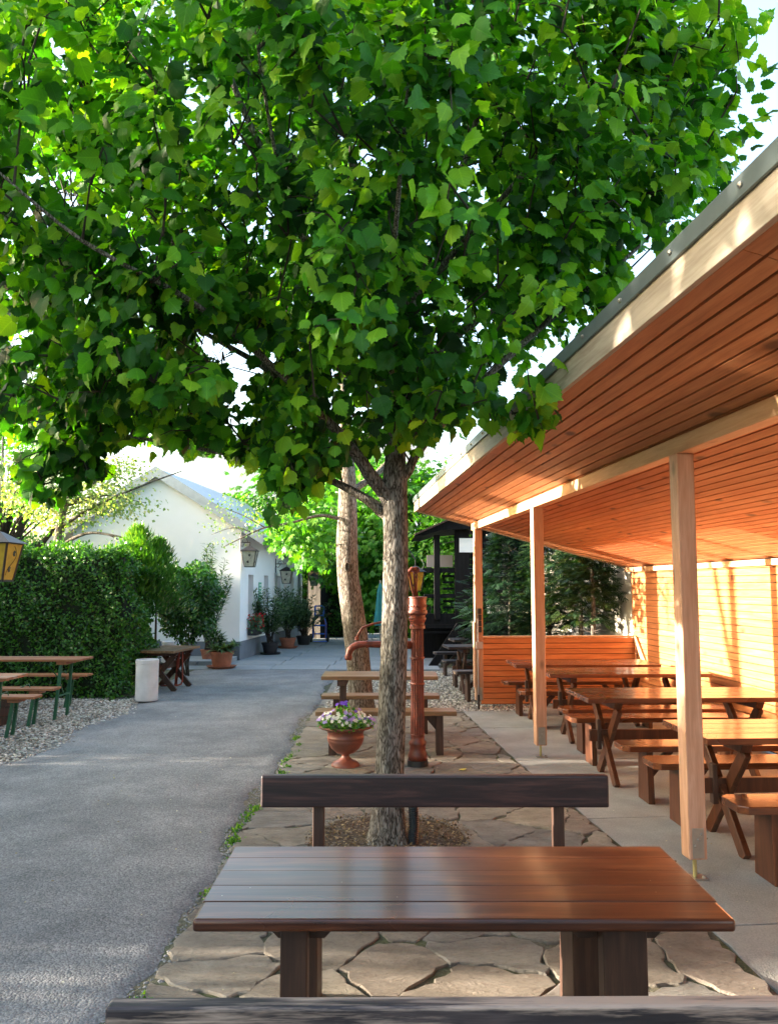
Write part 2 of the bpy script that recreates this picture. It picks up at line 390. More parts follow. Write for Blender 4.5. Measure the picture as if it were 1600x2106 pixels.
G1 = [(0, (.006, .035, .006)), (.25, (.015, .085, .009)), (.5, (.042, .185, .012)), (.75, (.11, .32, .014)), (1, (.23, .42, .02))]
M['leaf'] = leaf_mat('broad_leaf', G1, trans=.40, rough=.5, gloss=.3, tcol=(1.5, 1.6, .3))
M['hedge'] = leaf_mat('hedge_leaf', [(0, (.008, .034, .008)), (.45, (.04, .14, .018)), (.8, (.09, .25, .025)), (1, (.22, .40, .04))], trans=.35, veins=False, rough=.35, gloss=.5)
M['maple'] = leaf_mat('chestnut_leaf', [(0, (.02, .09, .01)), (.5, (.05, .20, .015)), (1, (.16, .34, .03))], trans=.45, veins=False)
M['blossom'] = leaf_mat('pale_blossom_leaf', [(0, (.06, .16, .03)), (.55, (.16, .28, .07)), (.85, (.42, .42, .24)), (1, (.66, .58, .44))], trans=.4, veins=False)
M['conifer'] = leaf_mat('conifer_spray', [(0, (.006, .022, .010)), (.5, (.016, .05, .018)), (1, (.07, .10, .02))], trans=.2, veins=False)
M['oleander'] = leaf_mat('oleander_leaf', [(0, (.03, .08, .04)), (.5, (.075, .15, .07)), (1, (.17, .25, .12))], trans=.25, veins=False)
M['core'] = plain('hedge_inner_twigs', (.012, .022, .008), 1.0, noise=.5, nscale=20)
def petal(name, c): return leaf_mat(name, [(0, tuple(q*.6 for q in c)), (.5, c), (1, c)], trans=.3, veins=False, tcol=(1, 1, 1))
M['violet'] = petal('violet_petal', (.17, .07, .55)); M['lilac'] = petal('lilac_petal', (.42, .30, .68)); M['wpetal'] = petal('white_petal', (.8, .8, .72)); M['redpetal'] = petal('red_petal', (.6, .02, .03))

# ------------------------------------------------------------------ leaf shapes
HALF = [(0, 0), (.17, -.07), (.35, -.01), (.45, .12), (.42, .19), (.55, .30), (.48, .37), (.53, .50), (.41, .54), (.40, .68), (.27, .71), (.22, .85), (.11, .86), (0, 1.06)]
def broad_leaf(fold, droop, cup, seed):
    r = random.Random(seed); n = len(HALF); V = []; A = []
    ys = [min(max(y, 0), 1.06) for _, y in HALF]
    for i, (x, y) in enumerate(HALF):
        for side in (-1, 0, 1):
            xx = side*x*(1+r.uniform(-.07, .07)); yy = y if side else ys[i]*.98
            z = -fold*abs(xx)+cup*xx*xx-droop*yy*yy+.05*math.sin(9*yy+side*2+seed)*abs(xx)*2
            V.append((xx, yy, z)); A.append((xx, yy, 0))
    F = []
    for i in range(n-1):
        a = i*3; F += [(a, a+1, a+4, a+3), (a+1, a+2, a+5, a+4)]
    return np.array(V, float), np.array(F), np.array(A, float)
LEAVES = [broad_leaf(random.uniform(-.25, .8), random.uniform(.0, .8), random.uniform(-.9, .9), k) for k in range(12)]
def diamond(wd, fold=.3, droop=.2):
    V = np.array([(0, 0, 0), (wd, .45, -fold*wd), (0, 1, -droop), (-wd, .45, -fold*wd), (0, .5, 0)], float)
    F = np.array([(0, 1, 4), (1, 2, 4), (2, 3, 4), (3, 0, 4)])
    A = V*1; A[:, 2] = 0
    return V, F, A
SMALL = [diamond(.32, .3, .1), diamond(.28, -.1, .3), diamond(.36, .5, -.1)]
ROUND = [diamond(.5, .2, .1), diamond(.45, -.2, .2)]
SLIM = [diamond(.12, .2, .25), diamond(.11, .1, .5), diamond(.13, .3, .05)]
def palm_leaf():   # a five-lobed leaf
    V = [(0, 0, 0)]; F = []; A = []
    for k, (an, l) in enumerate(((-1.2, .7), (-.6, .95), (0, 1.1), (.6, .95), (1.2, .7))):
        d = (math.sin(an), math.cos(an)); p = (math.cos(an), -math.sin(an)); n = len(V)
        V += [(d[0]*l*.55-p[0]*.17, d[1]*l*.55-p[1]*.17, -.05), (d[0]*l, d[1]*l, -.2*l), (d[0]*l*.55+p[0]*.17, d[1]*l*.55+p[1]*.17, -.05)]
        F.append((0, n, n+1, n+2))
    V = np.array(V, float); A = V*1; A[:, 2] = 0
    return V, np.array(F), A
PALM = [palm_leaf()]

def rand_dirs(n): 
    d = rng.normal(size=(n, 3)); return d/np.linalg.norm(d, axis=1, keepdims=True)

# ================================================================== GROUND
def sheet(name, pts, z, mat):
    b = MB(); b.add([(x, y, z) for x, y in pts], [tuple(range(len(pts)))]); o = b.build(name, mat); tag(o, kind='structure'); return o
def fan_earth():
    b = MB(); b.add([(-250, -150, -.03), (250, -150, -.03), (250, 350, -.03), (-250, 350, -.03)], [(0, 1, 2, 3)])
    tag(b.build('ground', M['earth']), kind='structure')
fan_earth()
def asphalt_edge(y):                       # ragged right-hand edge of the road
    return -1.07 + .05*math.sin(y*1.7)+.03*math.sin(y*5.1+1)+.018*math.sin(y*17)
def make_road():
    n = 180; ys = [-6+ (17.4+6)*i/n for i in range(n+1)]
    b = MB(); vs = []; fs = []
    for y in ys:
        e = asphalt_edge(y); L = -3.6 + .05*math.sin(y*2.3)+.03*math.sin(y*7)
        if y > 12.4: L = -8 if y > 12.6 else L
        for x, z in ((L-.3, -.02), (L, .0), (L+.4, .012), ((L+e)/2, .02), (e-.12, .018), (e-.02, .006), (e+.02, -.025)): vs.append((x, y, z))
    for i in range(n):
        for k in range(6): fs.append((i*7+k, i*7+k+1, (i+1)*7+k+1, (i+1)*7+k))
    b.add(vs, fs); tag(b.build('road', M['asphalt'], smooth=True), kind='structure')
make_road()
sheet('gravel_bed', [(-14, -4), (-3.55, -4), (-3.55, 12.9), (-14, 12.9)], -.012, M['gravel_base'])
sheet('gravel_bed', [(-1.0, 11.35), (1.05, 11.35), (8, 11.9), (8, 17.3), (-1.0, 17.3)], -.004, M['gravel_base'])
sheet('soil_bed', [(-8, 12.6), (-3.9, 12.6), (-3.9, 17.3), (-8, 17.3)], .026, M['earth'])

# pebbles: nobody could count them
def pebbles(name, x0, x1, y0, y1, n, z=0.0, s=(.008, .022), clip=None):
    ph = (1+5**.5)/2
    V = np.array([(-1,ph,0),(1,ph,0),(-1,-ph,0),(1,-ph,0),(0,-1,ph),(0,1,ph),(0,-1,-ph),(0,1,-ph),(ph,0,-1),(ph,0,1),(-ph,0,-1),(-ph,0,1)], float)/1.9
    F = np.array([(0,11,5),(0,5,1),(0,1,7),(0,7,10),(0,10,11),(1,5,9),(5,11,4),(11,10,2),(10,7,6),(7,1,8),(3,9,4),(3,4,2),(3,2,6),(3,6,8),(3,8,9),(4,9,5),(2,4,11),(6,2,10),(8,6,7),(9,8,1)])
    pos = np.c_[rng.uniform(x0, x1, n), rng.uniform(y0, y1, n), np.full(n, z)]
    if clip is not None: pos = pos[clip(pos)]; n = len(pos)
    Mx = frames(pos, rand_dirs(n)*(1, 1, .3)+(0.01, 0, 0), np.tile((0, 0, 1.), (n, 1)), rng.uniform(*s, n))
    Mx[:, :3, 0] *= rng.uniform(.7, 1.4, n)[:, None]; Mx[:, :3, 2] *= .6
    A = V*0; A[:, 2] = 0
    return merged(name, [(V, F, A)], np.zeros(n, int), Mx, M['pebble'], tint=rng.uniform(0, 1, n), smooth=False)
def pebble_mat():
    m, t, b = new_mat('pebble'); N = NT(t); a = N.n('ShaderNodeAttribute'); a.attribute_name = 'lf'
    sep = N.n('ShaderNodeSeparateXYZ'); t.links.new(a.outputs['Vector'], sep.inputs[0])
    t.links.new(N.ramp(sep.outputs[2], [(0, (.14, .12, .10)), (.4, (.36, .33, .28)), (.8, (.50, .47, .41)), (1, (.66, .64, .6))]), b.inputs['Base Color'])
    b.inputs['Roughness'].default_value = .8; return m
M['pebble'] = pebble_mat()
tag(pebbles('gravel', -8, -3.35, 6.2, 12.6, 26000, .0, clip=lambda p: (p[:, 0]/np.maximum(p[:, 1], .1) > -.62) & (p[:, 0] < -3.62+.1*np.sin(p[:, 1]*3)+rng.uniform(-.1, .25, len(p))**3*8)), kind='stuff')
tag(pebbles('gravel', -.9, 2.0, 11.3, 16.5, 9000, .004, (.01, .022)), kind='stuff')

# flagstones: irregular cells between the road edge and the concrete
def conc_edge(y):
    xs = [(-4, 1.75), (3.6, 1.62), (5.5, 1.52), (8.1, 1.24), (11.3, 1.0)]
    for (a, p), (b, q) in zip(xs, xs[1:]):
        if y <= b: return p+(q-p)*(y-a)/(b-a)
    return 1.0
sheet('joint_bed', [(-1.25, -3)]+[(conc_edge(q*.25)+.004, q*.25) for q in range(-12, 46)]+[(-1.25, 11.35)], .0015, M['joint'])
def voronoi_stones():
    seeds = []; y = 1.0
    while y < 11.2:
        n = random.choice((4, 5, 6, 7)); sh = random.uniform(-.2, .2)
        for k in range(n):
            seeds.append((-1.0+(k+.5+sh)*2.6/n+random.uniform(-.2, .2), y+random.uniform(-.22, .22)))
        y += random.uniform(.30, .52)
    root = empty('flagstone_path', (0, 0, 0)); tag(root, kind='structure')
    for i, (sx, sy) in enumerate(seeds):
        poly = [(-1.02, .4), (1.9, .4), (1.9, 11.33), (-1.02, 11.33)]
        for j, (tx, ty) in enumerate(seeds):
            if i == j or (tx-sx)**2+(ty-sy)**2 > 2.5: continue
            mx, my = (sx+tx)/2, (sy+ty)/2; nx, ny = tx-sx, ty-sy
            out = []
            for a, b in zip(poly, poly[1:]+poly[:1]):
                da = (a[0]-mx)*nx+(a[1]-my)*ny; db = (b[0]-mx)*nx+(b[1]-my)*ny
                if da <= 0: out.append(a)
                if da*db < 0:
                    t = da/(da-db); out.append((a[0]+(b[0]-a[0])*t, a[1]+(b[1]-a[1])*t))
            poly = out
            if len(poly) < 3: break
        if len(poly) < 3: continue
        # clip to the concrete edge
        poly = [(min(x, conc_edge(yy)-.02), yy) for x, yy in poly]
        cx = sum(p[0] for p in poly)/len(poly); cy = sum(p[1] for p in poly)/len(poly)
        if max(p[0] for p in poly)-min(p[0] for p in poly) < .14: continue
        if (cx/.40)**2+((cy-5.65)/.36)**2 < 1: continue
        # inset, subdivide, roughen
        pts = []; r = random.Random(i)
        for a, b in zip(poly, poly[1:]+poly[:1]):
            L = math.hypot(b[0]-a[0], b[1]-a[1]); m = max(1, int(L/.05))
            if L < .01: continue
            for k in range(m):
                t = k/m; x = a[0]+(b[0]-a[0])*t; yy = a[1]+(b[1]-a[1])*t
                d = math.hypot(x-cx, yy-cy); q = (d-r.uniform(.003, .013)-(.006 if k == 0 else 0))/max(d, .01)
                x = cx+(x-cx)*q+r.uniform(-.010, .010); yy = cy+(yy-cy)*q+r.uniform(-.010, .010)
                x += .016*math.sin(yy*19+i)+.009*math.sin(yy*47+i*3)+.006*math.sin(yy*90+i); yy += .016*math.sin(x*17+i*2)+.009*math.sin(x*43+i)+.006*math.sin(x*88)
                e = math.sqrt(((x)/.52)**2+((yy-5.65)/.5)**2)
                if e < 1: x = x/e; yy = 5.65+(yy-5.65)/e
                pts.append((x, yy))
        if len(pts) < 4: continue
        n = len(pts); h = r.uniform(.008, .017); tx, ty = r.uniform(-.008, .008), r.uniform(-.008, .008)
        Z = lambda x, yy: h+tx*(x-cx)+ty*(yy-cy)
        vs = [(x-cx, yy-cy, -.02) for x, yy in pts]+[(x-cx, yy-cy, Z(x, yy)-.005+r.uniform(-.002, .002)) for x, yy in pts]
        vs += [((x-cx)*.97, (yy-cy)*.97, Z(x, yy)) for x, yy in pts]
        fs = []
        for lay in range(2):
            fs += [(lay*n+k, lay*n+(k+1) % n, (lay+1)*n+(k+1) % n, (lay+1)*n+k) for k in range(n)]
        fs.append(tuple(range(2*n, 3*n)))
        o = MB().add(vs, fs).build('stone', M['stone'], root); o.location = (cx, cy, 0)
voronoi_stones()

# soil ring round the tree, mulch bits
def soil_ring():
    b = MB(); vs = []; fs = []; n = 40; m = 6
    for i in range(m+1):
        for k in range(n):
            a = 2*PI*k/n; r = i/m; vs.append((.56*r*math.cos(a), 5.65+.54*r*math.sin(a), .008+.03*(1-r)+random.uniform(-.006, .006)))
    for i in range(m):
        for k in range(n): fs.append((i*n+k, i*n+(k+1) % n, (i+1)*n+(k+1) % n, (i+1)*n+k))
    b.add(vs, fs); tag(b.build('soil_patch', M['soil'], smooth=True), kind='structure')
    N = 2600; a = rng.uniform(0, 2*PI, N); r = np.sqrt(rng.uniform(.03, 1, N))*.56
    pos = np.c_[r*np.cos(a), 5.65+r*np.sin(a), rng.uniform(.015, .045, N)]
    mul = leaf_mat('dry_leaf_bits', [(0, (.04, .025, .015)), (.5, (.12, .075, .035)), (1, (.34, .24, .11))], trans=.1, veins=False)
    o = merged('mulch', SMALL, rng.integers(0, 3, N), frames(pos, rand_dirs(N)*(1, 1, .35), rand_dirs(N)*.4+(0, 0, 1), rng.uniform(.012, .03, N)), mul, tint=rng.uniform(0, 1, N))
    tag(o, kind='stuff')
soil_ring()

# crumbs broken off the road edge
def edge_crumbs():
    o = pebbles('asphalt_crumbs', -.16, .10, 2.4, 12, 5200, .0, (.004, .014))
    me = o.data; co = np.zeros(len(me.vertices)*3, np.float32); me.vertices.foreach_get('co', co); co = co.reshape(-1, 3)
    co[:, 0] += np.array([asphalt_edge(q) for q in co[:, 1]]); me.vertices.foreach_set('co', co.ravel()); me.update()
    me.materials.clear(); me.materials.append(M['asphalt']); tag(o, kind='stuff')
edge_crumbs()
# concrete floor in panels
TH = .08; P0 = Vector((1.788, 4.925, 0))
def PW(x, y, z=0):   # pavilion frame -> world
    return Vector((P0.x+x*math.cos(TH)-y*math.sin(TH), P0.y+x*math.sin(TH)+y*math.cos(TH), z))
def concrete_floor():
    root = empty('concrete_floor'); tag(root, kind='structure')
    ys = [-4, -1.2, 1.6, 4.25, 6.15, 8.15, 10.0, 11.55]
    for a, b in zip(ys, ys[1:]):
        g = .006; n = 12; vs = []; left = []
        for k in range(n+1):
            y = a+g+(b-a-2*g)*k/n
            left.append((conc_edge(y)+.012+.012*math.sin(y*13)+random.uniform(-.006, .006), y))
        right = [(5.2, b-g+.35), (5.2, a+g+.35)]
        pts = left+right
        m = len(pts)
        vs = [(x, y, .0) for x, y in pts]+[(x, y, -.03) for x, y in pts]
        fs = [tuple(range(m))[::-1], tuple(range(m, 2*m))]+[(k, (k+1) % m, m+(k+1) % m, m+k) for k in range(m)]
        MB().add(vs, fs).build('slab', M['concrete'], root, bevel=.004)
concrete_floor()
sheet('gap_filler', [(.9, -4), (5.3, -4), (5.3, 12), (.9, 12)], -.026, M['joint'])

# far paving of concrete slabs beside the house
def far_paving():
    root = empty('slab_pavement'); tag(root, kind='structure')
    me = None
    Y = 16.6
    while Y < 31:
        X = -4.6+.08*(Y-18)
        sh = random.uniform(0, .3)
        x = X
        while x < 1.0:
            wv = 1.15
            if not (x < -3.75+.08*(Y-18) and Y > 17):
                o = MB().box(.008, wv-.008, .008, .98, -.02, .034+random.uniform(-.003, .003)).build('slab', M['concrete_far'], root, bevel=.006, seg=1)
                o.location = (x, Y, 0)
            x += wv
        Y += 1.0
M['concrete_far'] = ground_mat('grey_slab', [(.3, (.19, .21, .22)), (.5, (.26, .28, .29)), (.7, (.33, .35, .36))], 1.2, 40, .4, .004, .85, patch=(.8, (.8, .82, .85)))
far_paving()

# ================================================================== PAVILION
pav = empty('pavilion', P0, TH); tag(pav, 'open timber pavilion with orange slatted ceiling, pale pine posts and grey metal roof edge', 'pavilion')
ZB = 2.505; SL = .264; XF = -.81; XWALL = 2.35
zc = lambda x: ZB+.105-SL*x
Y0P, Y1P = -6.0, 7.15
def yprism(b, poly, y0, y1): return b.prism(poly, lambda u, v, t: (u, t, v), y0, y1)
def ceiling():
    x = XF+.02; i = 0; bw = .084
    segs = [(Y0P, -2.25), (-2.25, 1.9), (1.9, Y1P)]
    while x < XWALL-.03:
        x1 = min(x+bw-.014, XWALL-.005)
        poly = [(x, zc(x)), (x1, zc(x1)), (x1+.006, zc(x1)+.02), (x+.004, zc(x)+.02)]
        for (a, c) in segs:
            MB_ = MB(); yprism(MB_, poly, a+.002, c-.002); MB_.build('ceiling_board', M['ceil'], pav)
        x += bw; i += 1
    b = MB(); yprism(b, [(XF, zc(XF)+.024), (XWALL+.12, zc(XWALL+.12)+.024), (XWALL+.12, zc(XWALL+.12)+.05), (XF, zc(XF)+.05)], Y0P, Y1P-.03)
    b.build('roof_deck', M['dark_back'], pav)  # sheet behind the ceiling boards, coloured dark for shade in the gaps
    b = MB(); yprism(b, [(XF-.03, zc(XF)+.192), (XWALL+.2, zc(XWALL+.2)+.192), (XWALL+.2, zc(XWALL+.2)+.21), (XF-.03, zc(XF)+.21)], Y0P-.02, Y1P+.05)
    b.build('roof_sheet', M['flash'], pav)
    zf = zc(XF)
    MB().box(XF-.035, XF-.005, Y0P, Y1P+.03, zf-.025, zf+.14).build('fascia_board', M['fascia_wood'], pav, bevel=.003)
    b = MB(); b.box(XF-.05, XF-.037, Y0P, Y1P+.05, zf+.115, zf+.19)
    fl = b.build('roof_flashing', M['flash'], pav, bevel=.003)
    for k in range(22):
        y = -4.5+k*.53
        q = MB().lathe([(.012, 0), (.012, .006), (.004, .012), (0.0005, .012)], 8); o = q.build('bolt', M['steel'], fl)
        o.location = (XF-.05, y, zf+.153); o.rotation_euler = (0, -PI/2, 0)
    # gable-end boards at the far end
    b = MB(); b.prism([(XF, zc(XF)-.02), (XWALL+.1, zc(XWALL+.1)-.02), (XWALL+.1, zc(XWALL+.1)+.17), (XF, zc(XF)+.17)], lambda u, v, t: (u, t, v), Y1P, Y1P+.03)
    b.build('end_board', M['fascia_wood'], pav)
    b = MB(); b.box(XWALL-.045, XWALL-.006, Y0P, Y1P-.05, zc(XWALL)-.075, zc(XWALL)-.012); b.build('wall_plate', M['beam_wood'], pav)
ceiling()
def post(y, x=0.0, base=True):
    wd = .055
    p = MB().box(x-wd, x+wd, y-wd, y+wd, .12, ZB).build('post', M['post_wood'], pav, bevel=.008)
    if base:
        MB().box(x-.035, x+.035, y-wd-.004, y-wd-.001, .13, .30).build('post_bracket', M['steel'], p, bevel=.001)
        for dx, dz in ((-.018, .2), (.002, .235), (.02, .265)):
            o = MB().lathe([(.008, 0), (.008, .005), (.003, .008)], 8).build('bolt', M['steel'], p); o.location = (x+dx, y-wd-.004, dz); o.rotation_euler = (PI/2, 0, 0)
        MB().tube([(x, y, .012), (x, y, .125)], .012, 12).build('threaded_rod', M['brass'], p)
        MB().box(x-.05, x+.06, y-.045, y+.045, .001, .010).build('foot_plate', M['steel'], p, bevel=.001)
        o = MB().lathe([(.011, 0), (.011, .012), (.004, .016)], 8).build('bolt', M['steel'], p); o.location = (x+.045, y-.02, .008)
    return p
S1, S2 = 3.404, 6.635
for yy in (-3.4, 0.0, S1): post(yy)
pf = post(S2)
MB().box(-.05, .05, Y0P, Y1P-.3, ZB, ZB+.10).build('beam', M['beam_wood'], pav, bevel=.004)
MB().box(-.07, -.051, S2-.06, S2+.06, .3, 1.2).build('conduit_board', M['post_wood'], pav)
MB().tube([(-.02, S2-.075, .18), (-.02, S2-.075, 1.25)], .013, 10).build('conduit', M['pvc'], pav, smooth=True)
MB().box(-.055, .045, S2-.105, S2-.058, .83, .93).build('junction_box', M['pvc'], pav, bevel=.006)
for k in range(4):
    z = 1.06+k*.085
    MB().box(-.02, .03, S2-.085, S2-.058, z, z+.078).build('switch', M['black_plastic'], pav, bevel=.003)
MB().tube([(-.02, S2-.075, .0), (-.02, S2-.075, .2)], .016, 10).build('cable_sleeve', M['black_plastic'], pav)
def wall():
    z = .04; zt = zc(XWALL)-.02; step = .0775
    while z < zt-.03:
        z1 = min(z+step-.009, zt)
        poly = [(XWALL, z), (XWALL+.022, z-.003), (XWALL+.022, z1), (XWALL, z1)]
        for a, c in ((Y0P, .95), (.95, Y1P-.2)):
            b = MB(); yprism(b, poly, a+.002, c-.002); b.build('wall_board', M['wallw'], pav)
        z += step
    MB().box(XWALL+.024, XWALL+.05, Y0P, Y1P-.2, .02, zt+.02).build('wall_backing', M['dark_back'], pav)
    # low end wall
    z = .04; ye = 6.80
    while z < .93:
        z1 = z+step-.009; xr = XWALL-.02 if z > .93-4*step else XWALL-.01
        b = MB(); b.prism([(ye, z), (ye, z1), (ye+.02, z1), (ye+.02, z)], lambda u, v, t: (t, u, v), .065, xr); b.build('end_wall_board', M['ceil_x'], pav)
        z += step
    MB().box(.065, XWALL-.02, ye+.022, ye+.05, .03, .955).build('end_wall_backing', M['dark_back'], pav)
    MB().box(.06, XWALL-.02, ye-.015, ye+.06, z-.004, z+.022).build('end_wall_cap', M['beam_wood'], pav, bevel=.003)
    MB().bar((XWALL-.035, ye-.01, .96), (XWALL-.02, ye-.35, .6), .022, .09).build('end_wall_brace', M['beam_wood'], pav)
wall()

# ================================================================== TABLES AND BENCHES
def chamfer_plank(L, W, T, ch=.03):
    b = MB(); b.prism([(-L/2, -W/2+ch), (-L/2+ch, -W/2), (L/2-ch, -W/2), (L/2, -W/2+ch), (L/2, W/2-ch), (L/2-ch, W/2), (-L/2+ch, W/2), (-L/2, W/2-ch)], lambda u, v, t: (u, v, t), 0, T)
    return b
def x_table(name='x_leg_table', L=1.78, W=.74, H=.75, top=None, leg=None, np_=4):
    top = top or M['pav_table']; leg = leg or M['pav_leg']
    r = empty(name)
    T = .04; pw = W/np_
    for k in range(np_):
        y = -W/2+k*pw
        MB().box(-L/2, L/2, y+.0015, y+pw-.0015, H-T, H).build('plank', top, r, bevel=.004)
    xe = L/2-.27
    for s in (-1, 1):
        x = s*xe
        MB().prism([(-W/2+.06, 0), (-W/2+.03, .05), (-W/2+.03, .06), (W/2-.03, .06), (W/2-.03, .05), (W/2-.06, 0)], lambda u, v, t: (t, u, v+H-T-.061), x-.035, x+.035).build('cross_cleat', leg, r, bevel=.003)
        for q in (-1, 1):
            MB().bar((x+q*.022, -q*(W/2-.10), H-T-.06), (x+q*.022, q*(W/2-.06), .0), .042, .09, up=(0, 0, 1)).build('leg', leg, r, bevel=.005)
    MB().box(-xe-.16, xe+.16, -.022, .022, .33, .43).build('stretcher', leg, r, bevel=.004)
    for s in (-1, 1):
        MB().box(s*(xe+.075)-.018, s*(xe+.075)+.018, -.03, .03, .26, .52).build('wedge', M['leg_wood'], r, bevel=.006)
    return r
def slab_bench(name='bench', L=1.78, W=.30, H=.45, top=None, leg=None):
    top = top or M['pav_table']; leg = leg or M['pav_leg']
    r = empty(name)
    b = chamfer_plank(L, W, .045, .045); o = b.build('seat', top, r, bevel=.005); o.location = (0, 0, H-.045)
    for s in (-1, 1):
        x = s*(L/2-.22)
        MB().prism([(-W/2+.03, 0), (-W/2+.05, H-.046), (W/2-.05, H-.046), (W/2-.03, 0)], lambda u, v, t: (t, u, v), x-.025, x+.025).build('leg', leg, r, bevel=.004)
        MB().bar((x-s*.03, 0, .20), (x-s*.20, 0, H-.055), .05, .05).build('brace', leg, r, bevel=.003)
    return r
PT = x_table(); PB = slab_bench()
used = set()
def put(proto, name, X, Y, rz, label, cat, group):
    o = proto if proto.name not in used else copy_tree(proto)
    used.add(proto.name)
    if o is not proto: o.name = name
    o.location = (X, Y, 0.0); o.rotation_euler = (0, 0, rz); tag(o, label, cat, group)
    return o
gt = 'varnished tables under the pavilion roof'; gb = 'varnished benches under the pavilion roof'
put(PT, 'x_leg_table', 2.86, 5.60, TH*.6, 'brown varnished crossed-leg table behind the nearest pine post', 'table', gt)
put(PT, 'x_leg_table', 2.56, 7.42, TH*.6, 'brown varnished crossed-leg table, second from the front under the pavilion', 'table', gt)
put(PT, 'x_leg_table', 2.62, 9.33, TH*.4, 'sunlit crossed-leg table, third from the front, reaching past the middle post', 'table', gt)
put(PT, 'x_leg_table', 2.42, 10.38, TH*.3, 'farthest crossed-leg table, just in front of the low slatted end wall', 'table', gt)
for X, Y, lab in ((2.88, 4.93, 'varnished bench at the lower right, nearest the camera under the pavilion'),
                  (2.76, 6.06, 'varnished bench pushed in behind the table at the nearest pine post'),
                  (2.72, 6.68, 'varnished bench with a diagonal brace in front of the second pavilion table'),
                  (2.62, 8.05, 'varnished bench behind the second pavilion table from the front'),
                  (2.66, 8.60, 'varnished bench in front of the sunlit third table, right of the middle post'),
                  (2.46, 10.02, 'varnished bench in front of the farthest pavilion table'),
                  (2.40, 11.02, 'dark bench against the low slatted end wall')):
    put(PB, 'bench', X, Y, TH*.5, lab, 'bench', gb)

# front table
def front_table():
    r = empty('front_table', (.215, 2.75, 0)); tag(r, 'large dark red-brown varnished plank table in the foreground', 'table')
    L = 1.555; W = .66; H = .75; T = .036
    ws = [.125, .13, .135, .13, .14]; y = W/2
    for k, q in enumerate(ws):
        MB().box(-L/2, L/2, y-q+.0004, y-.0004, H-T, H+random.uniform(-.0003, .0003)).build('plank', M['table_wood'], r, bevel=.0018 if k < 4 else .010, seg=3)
        y -= q
    def cross(x0, x1, yy, nm='cross_beam'):
        MB().prism([(x0, 0), (x0, -.045), (x0+.03, -.075), (x1-.03, -.075), (x1, -.045), (x1, 0)], lambda u, v, t: (u, t, v+H-T-.001), yy+.052, yy+.10).build(nm, M['leg_wood'], r, bevel=.003)
    Yf = -.235
    # left trestle
    MB().box(-.53, -.42, Yf+.102, Yf+.44, .62, H-T-.001).build('cross_beam', M['leg_wood'], r, bevel=.003)
    cross(-.58, -.38, Yf)
    MB().box(-.535, -.455, Yf-.02, Yf+.05, 0, H-T-.001).build('leg', M['leg_wood'], r, bevel=.005)
    MB().box(-.535, -.455, Yf+.33, Yf+.41, 0, .62).build('leg', M['leg_wood'], r, bevel=.005)
    # right trestle
    cross(.33, .62, Yf)
    MB().box(.415, .545, Yf-.02, Yf+.05, 0, H-T-.001).build('leg', M['leg_wood'], r, bevel=.005)
    MB().box(.40, .53, Yf+.33, Yf+.40, 0, H-T-.001).build('leg', M['leg_wood'], r, bevel=.005)
    MB().box(.44, .50, Yf+.092, Yf+.329, .60, H-T-.001).build('cross_beam', M['leg_wood'], r, bevel=.003)
    MB().box(-.454, .414, Yf+.035, Yf+.085, .10, .19).build('stretcher', M['leg_wood'], r, bevel=.003)
    for (x, yy) in [(random.uniform(-.7, .7), random.uniform(-.3, .3)) for _ in range(16)]: pass
front_table()
def back_bench(name, loc, L, label, mat, seat_dir, H=.885, posts=(-.2, .9), bh=.135, tilt=0.0):
    r = empty(name, loc); tag(r, label, 'bench')
    b = MB(); b.box(0, L, -.022, .022, H-bh, H).build('backrest', mat, r, bevel=.008, seg=3)
    for x in posts:
        MB().box(x-.025, x+.025, .023*seat_dir if seat_dir > 0 else -.063, .063 if seat_dir > 0 else -.023, .40, H-.035).build('backrest_post', M['leg_wood'], r, bevel=.004)
    s0, s1 = (.08, .38) if seat_dir > 0 else (-.38, -.08)
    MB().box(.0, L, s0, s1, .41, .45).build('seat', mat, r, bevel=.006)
    for x in posts:
        MB().prism([(s0, 0), (s0+.03, .409), (s1-.03, .409), (s1, 0)], lambda u, v, t: (t, u, v), x-.03, x+.03).build('leg', M['leg_wood'], r, bevel=.004)
    return r
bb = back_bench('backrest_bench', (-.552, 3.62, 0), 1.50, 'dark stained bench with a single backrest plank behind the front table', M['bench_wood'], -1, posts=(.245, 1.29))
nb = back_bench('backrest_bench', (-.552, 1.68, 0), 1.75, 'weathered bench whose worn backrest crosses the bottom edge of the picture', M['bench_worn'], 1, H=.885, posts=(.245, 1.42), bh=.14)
nb.rotation_euler.z = .008
# the posts of the near bench stand on the camera side of its backrest
for o in children(nb):
    if o.name.startswith('backrest_post'): o.location.y = -.086
for o in children(bb):
    if o.name.startswith('backrest_post'): o.location.y = .086

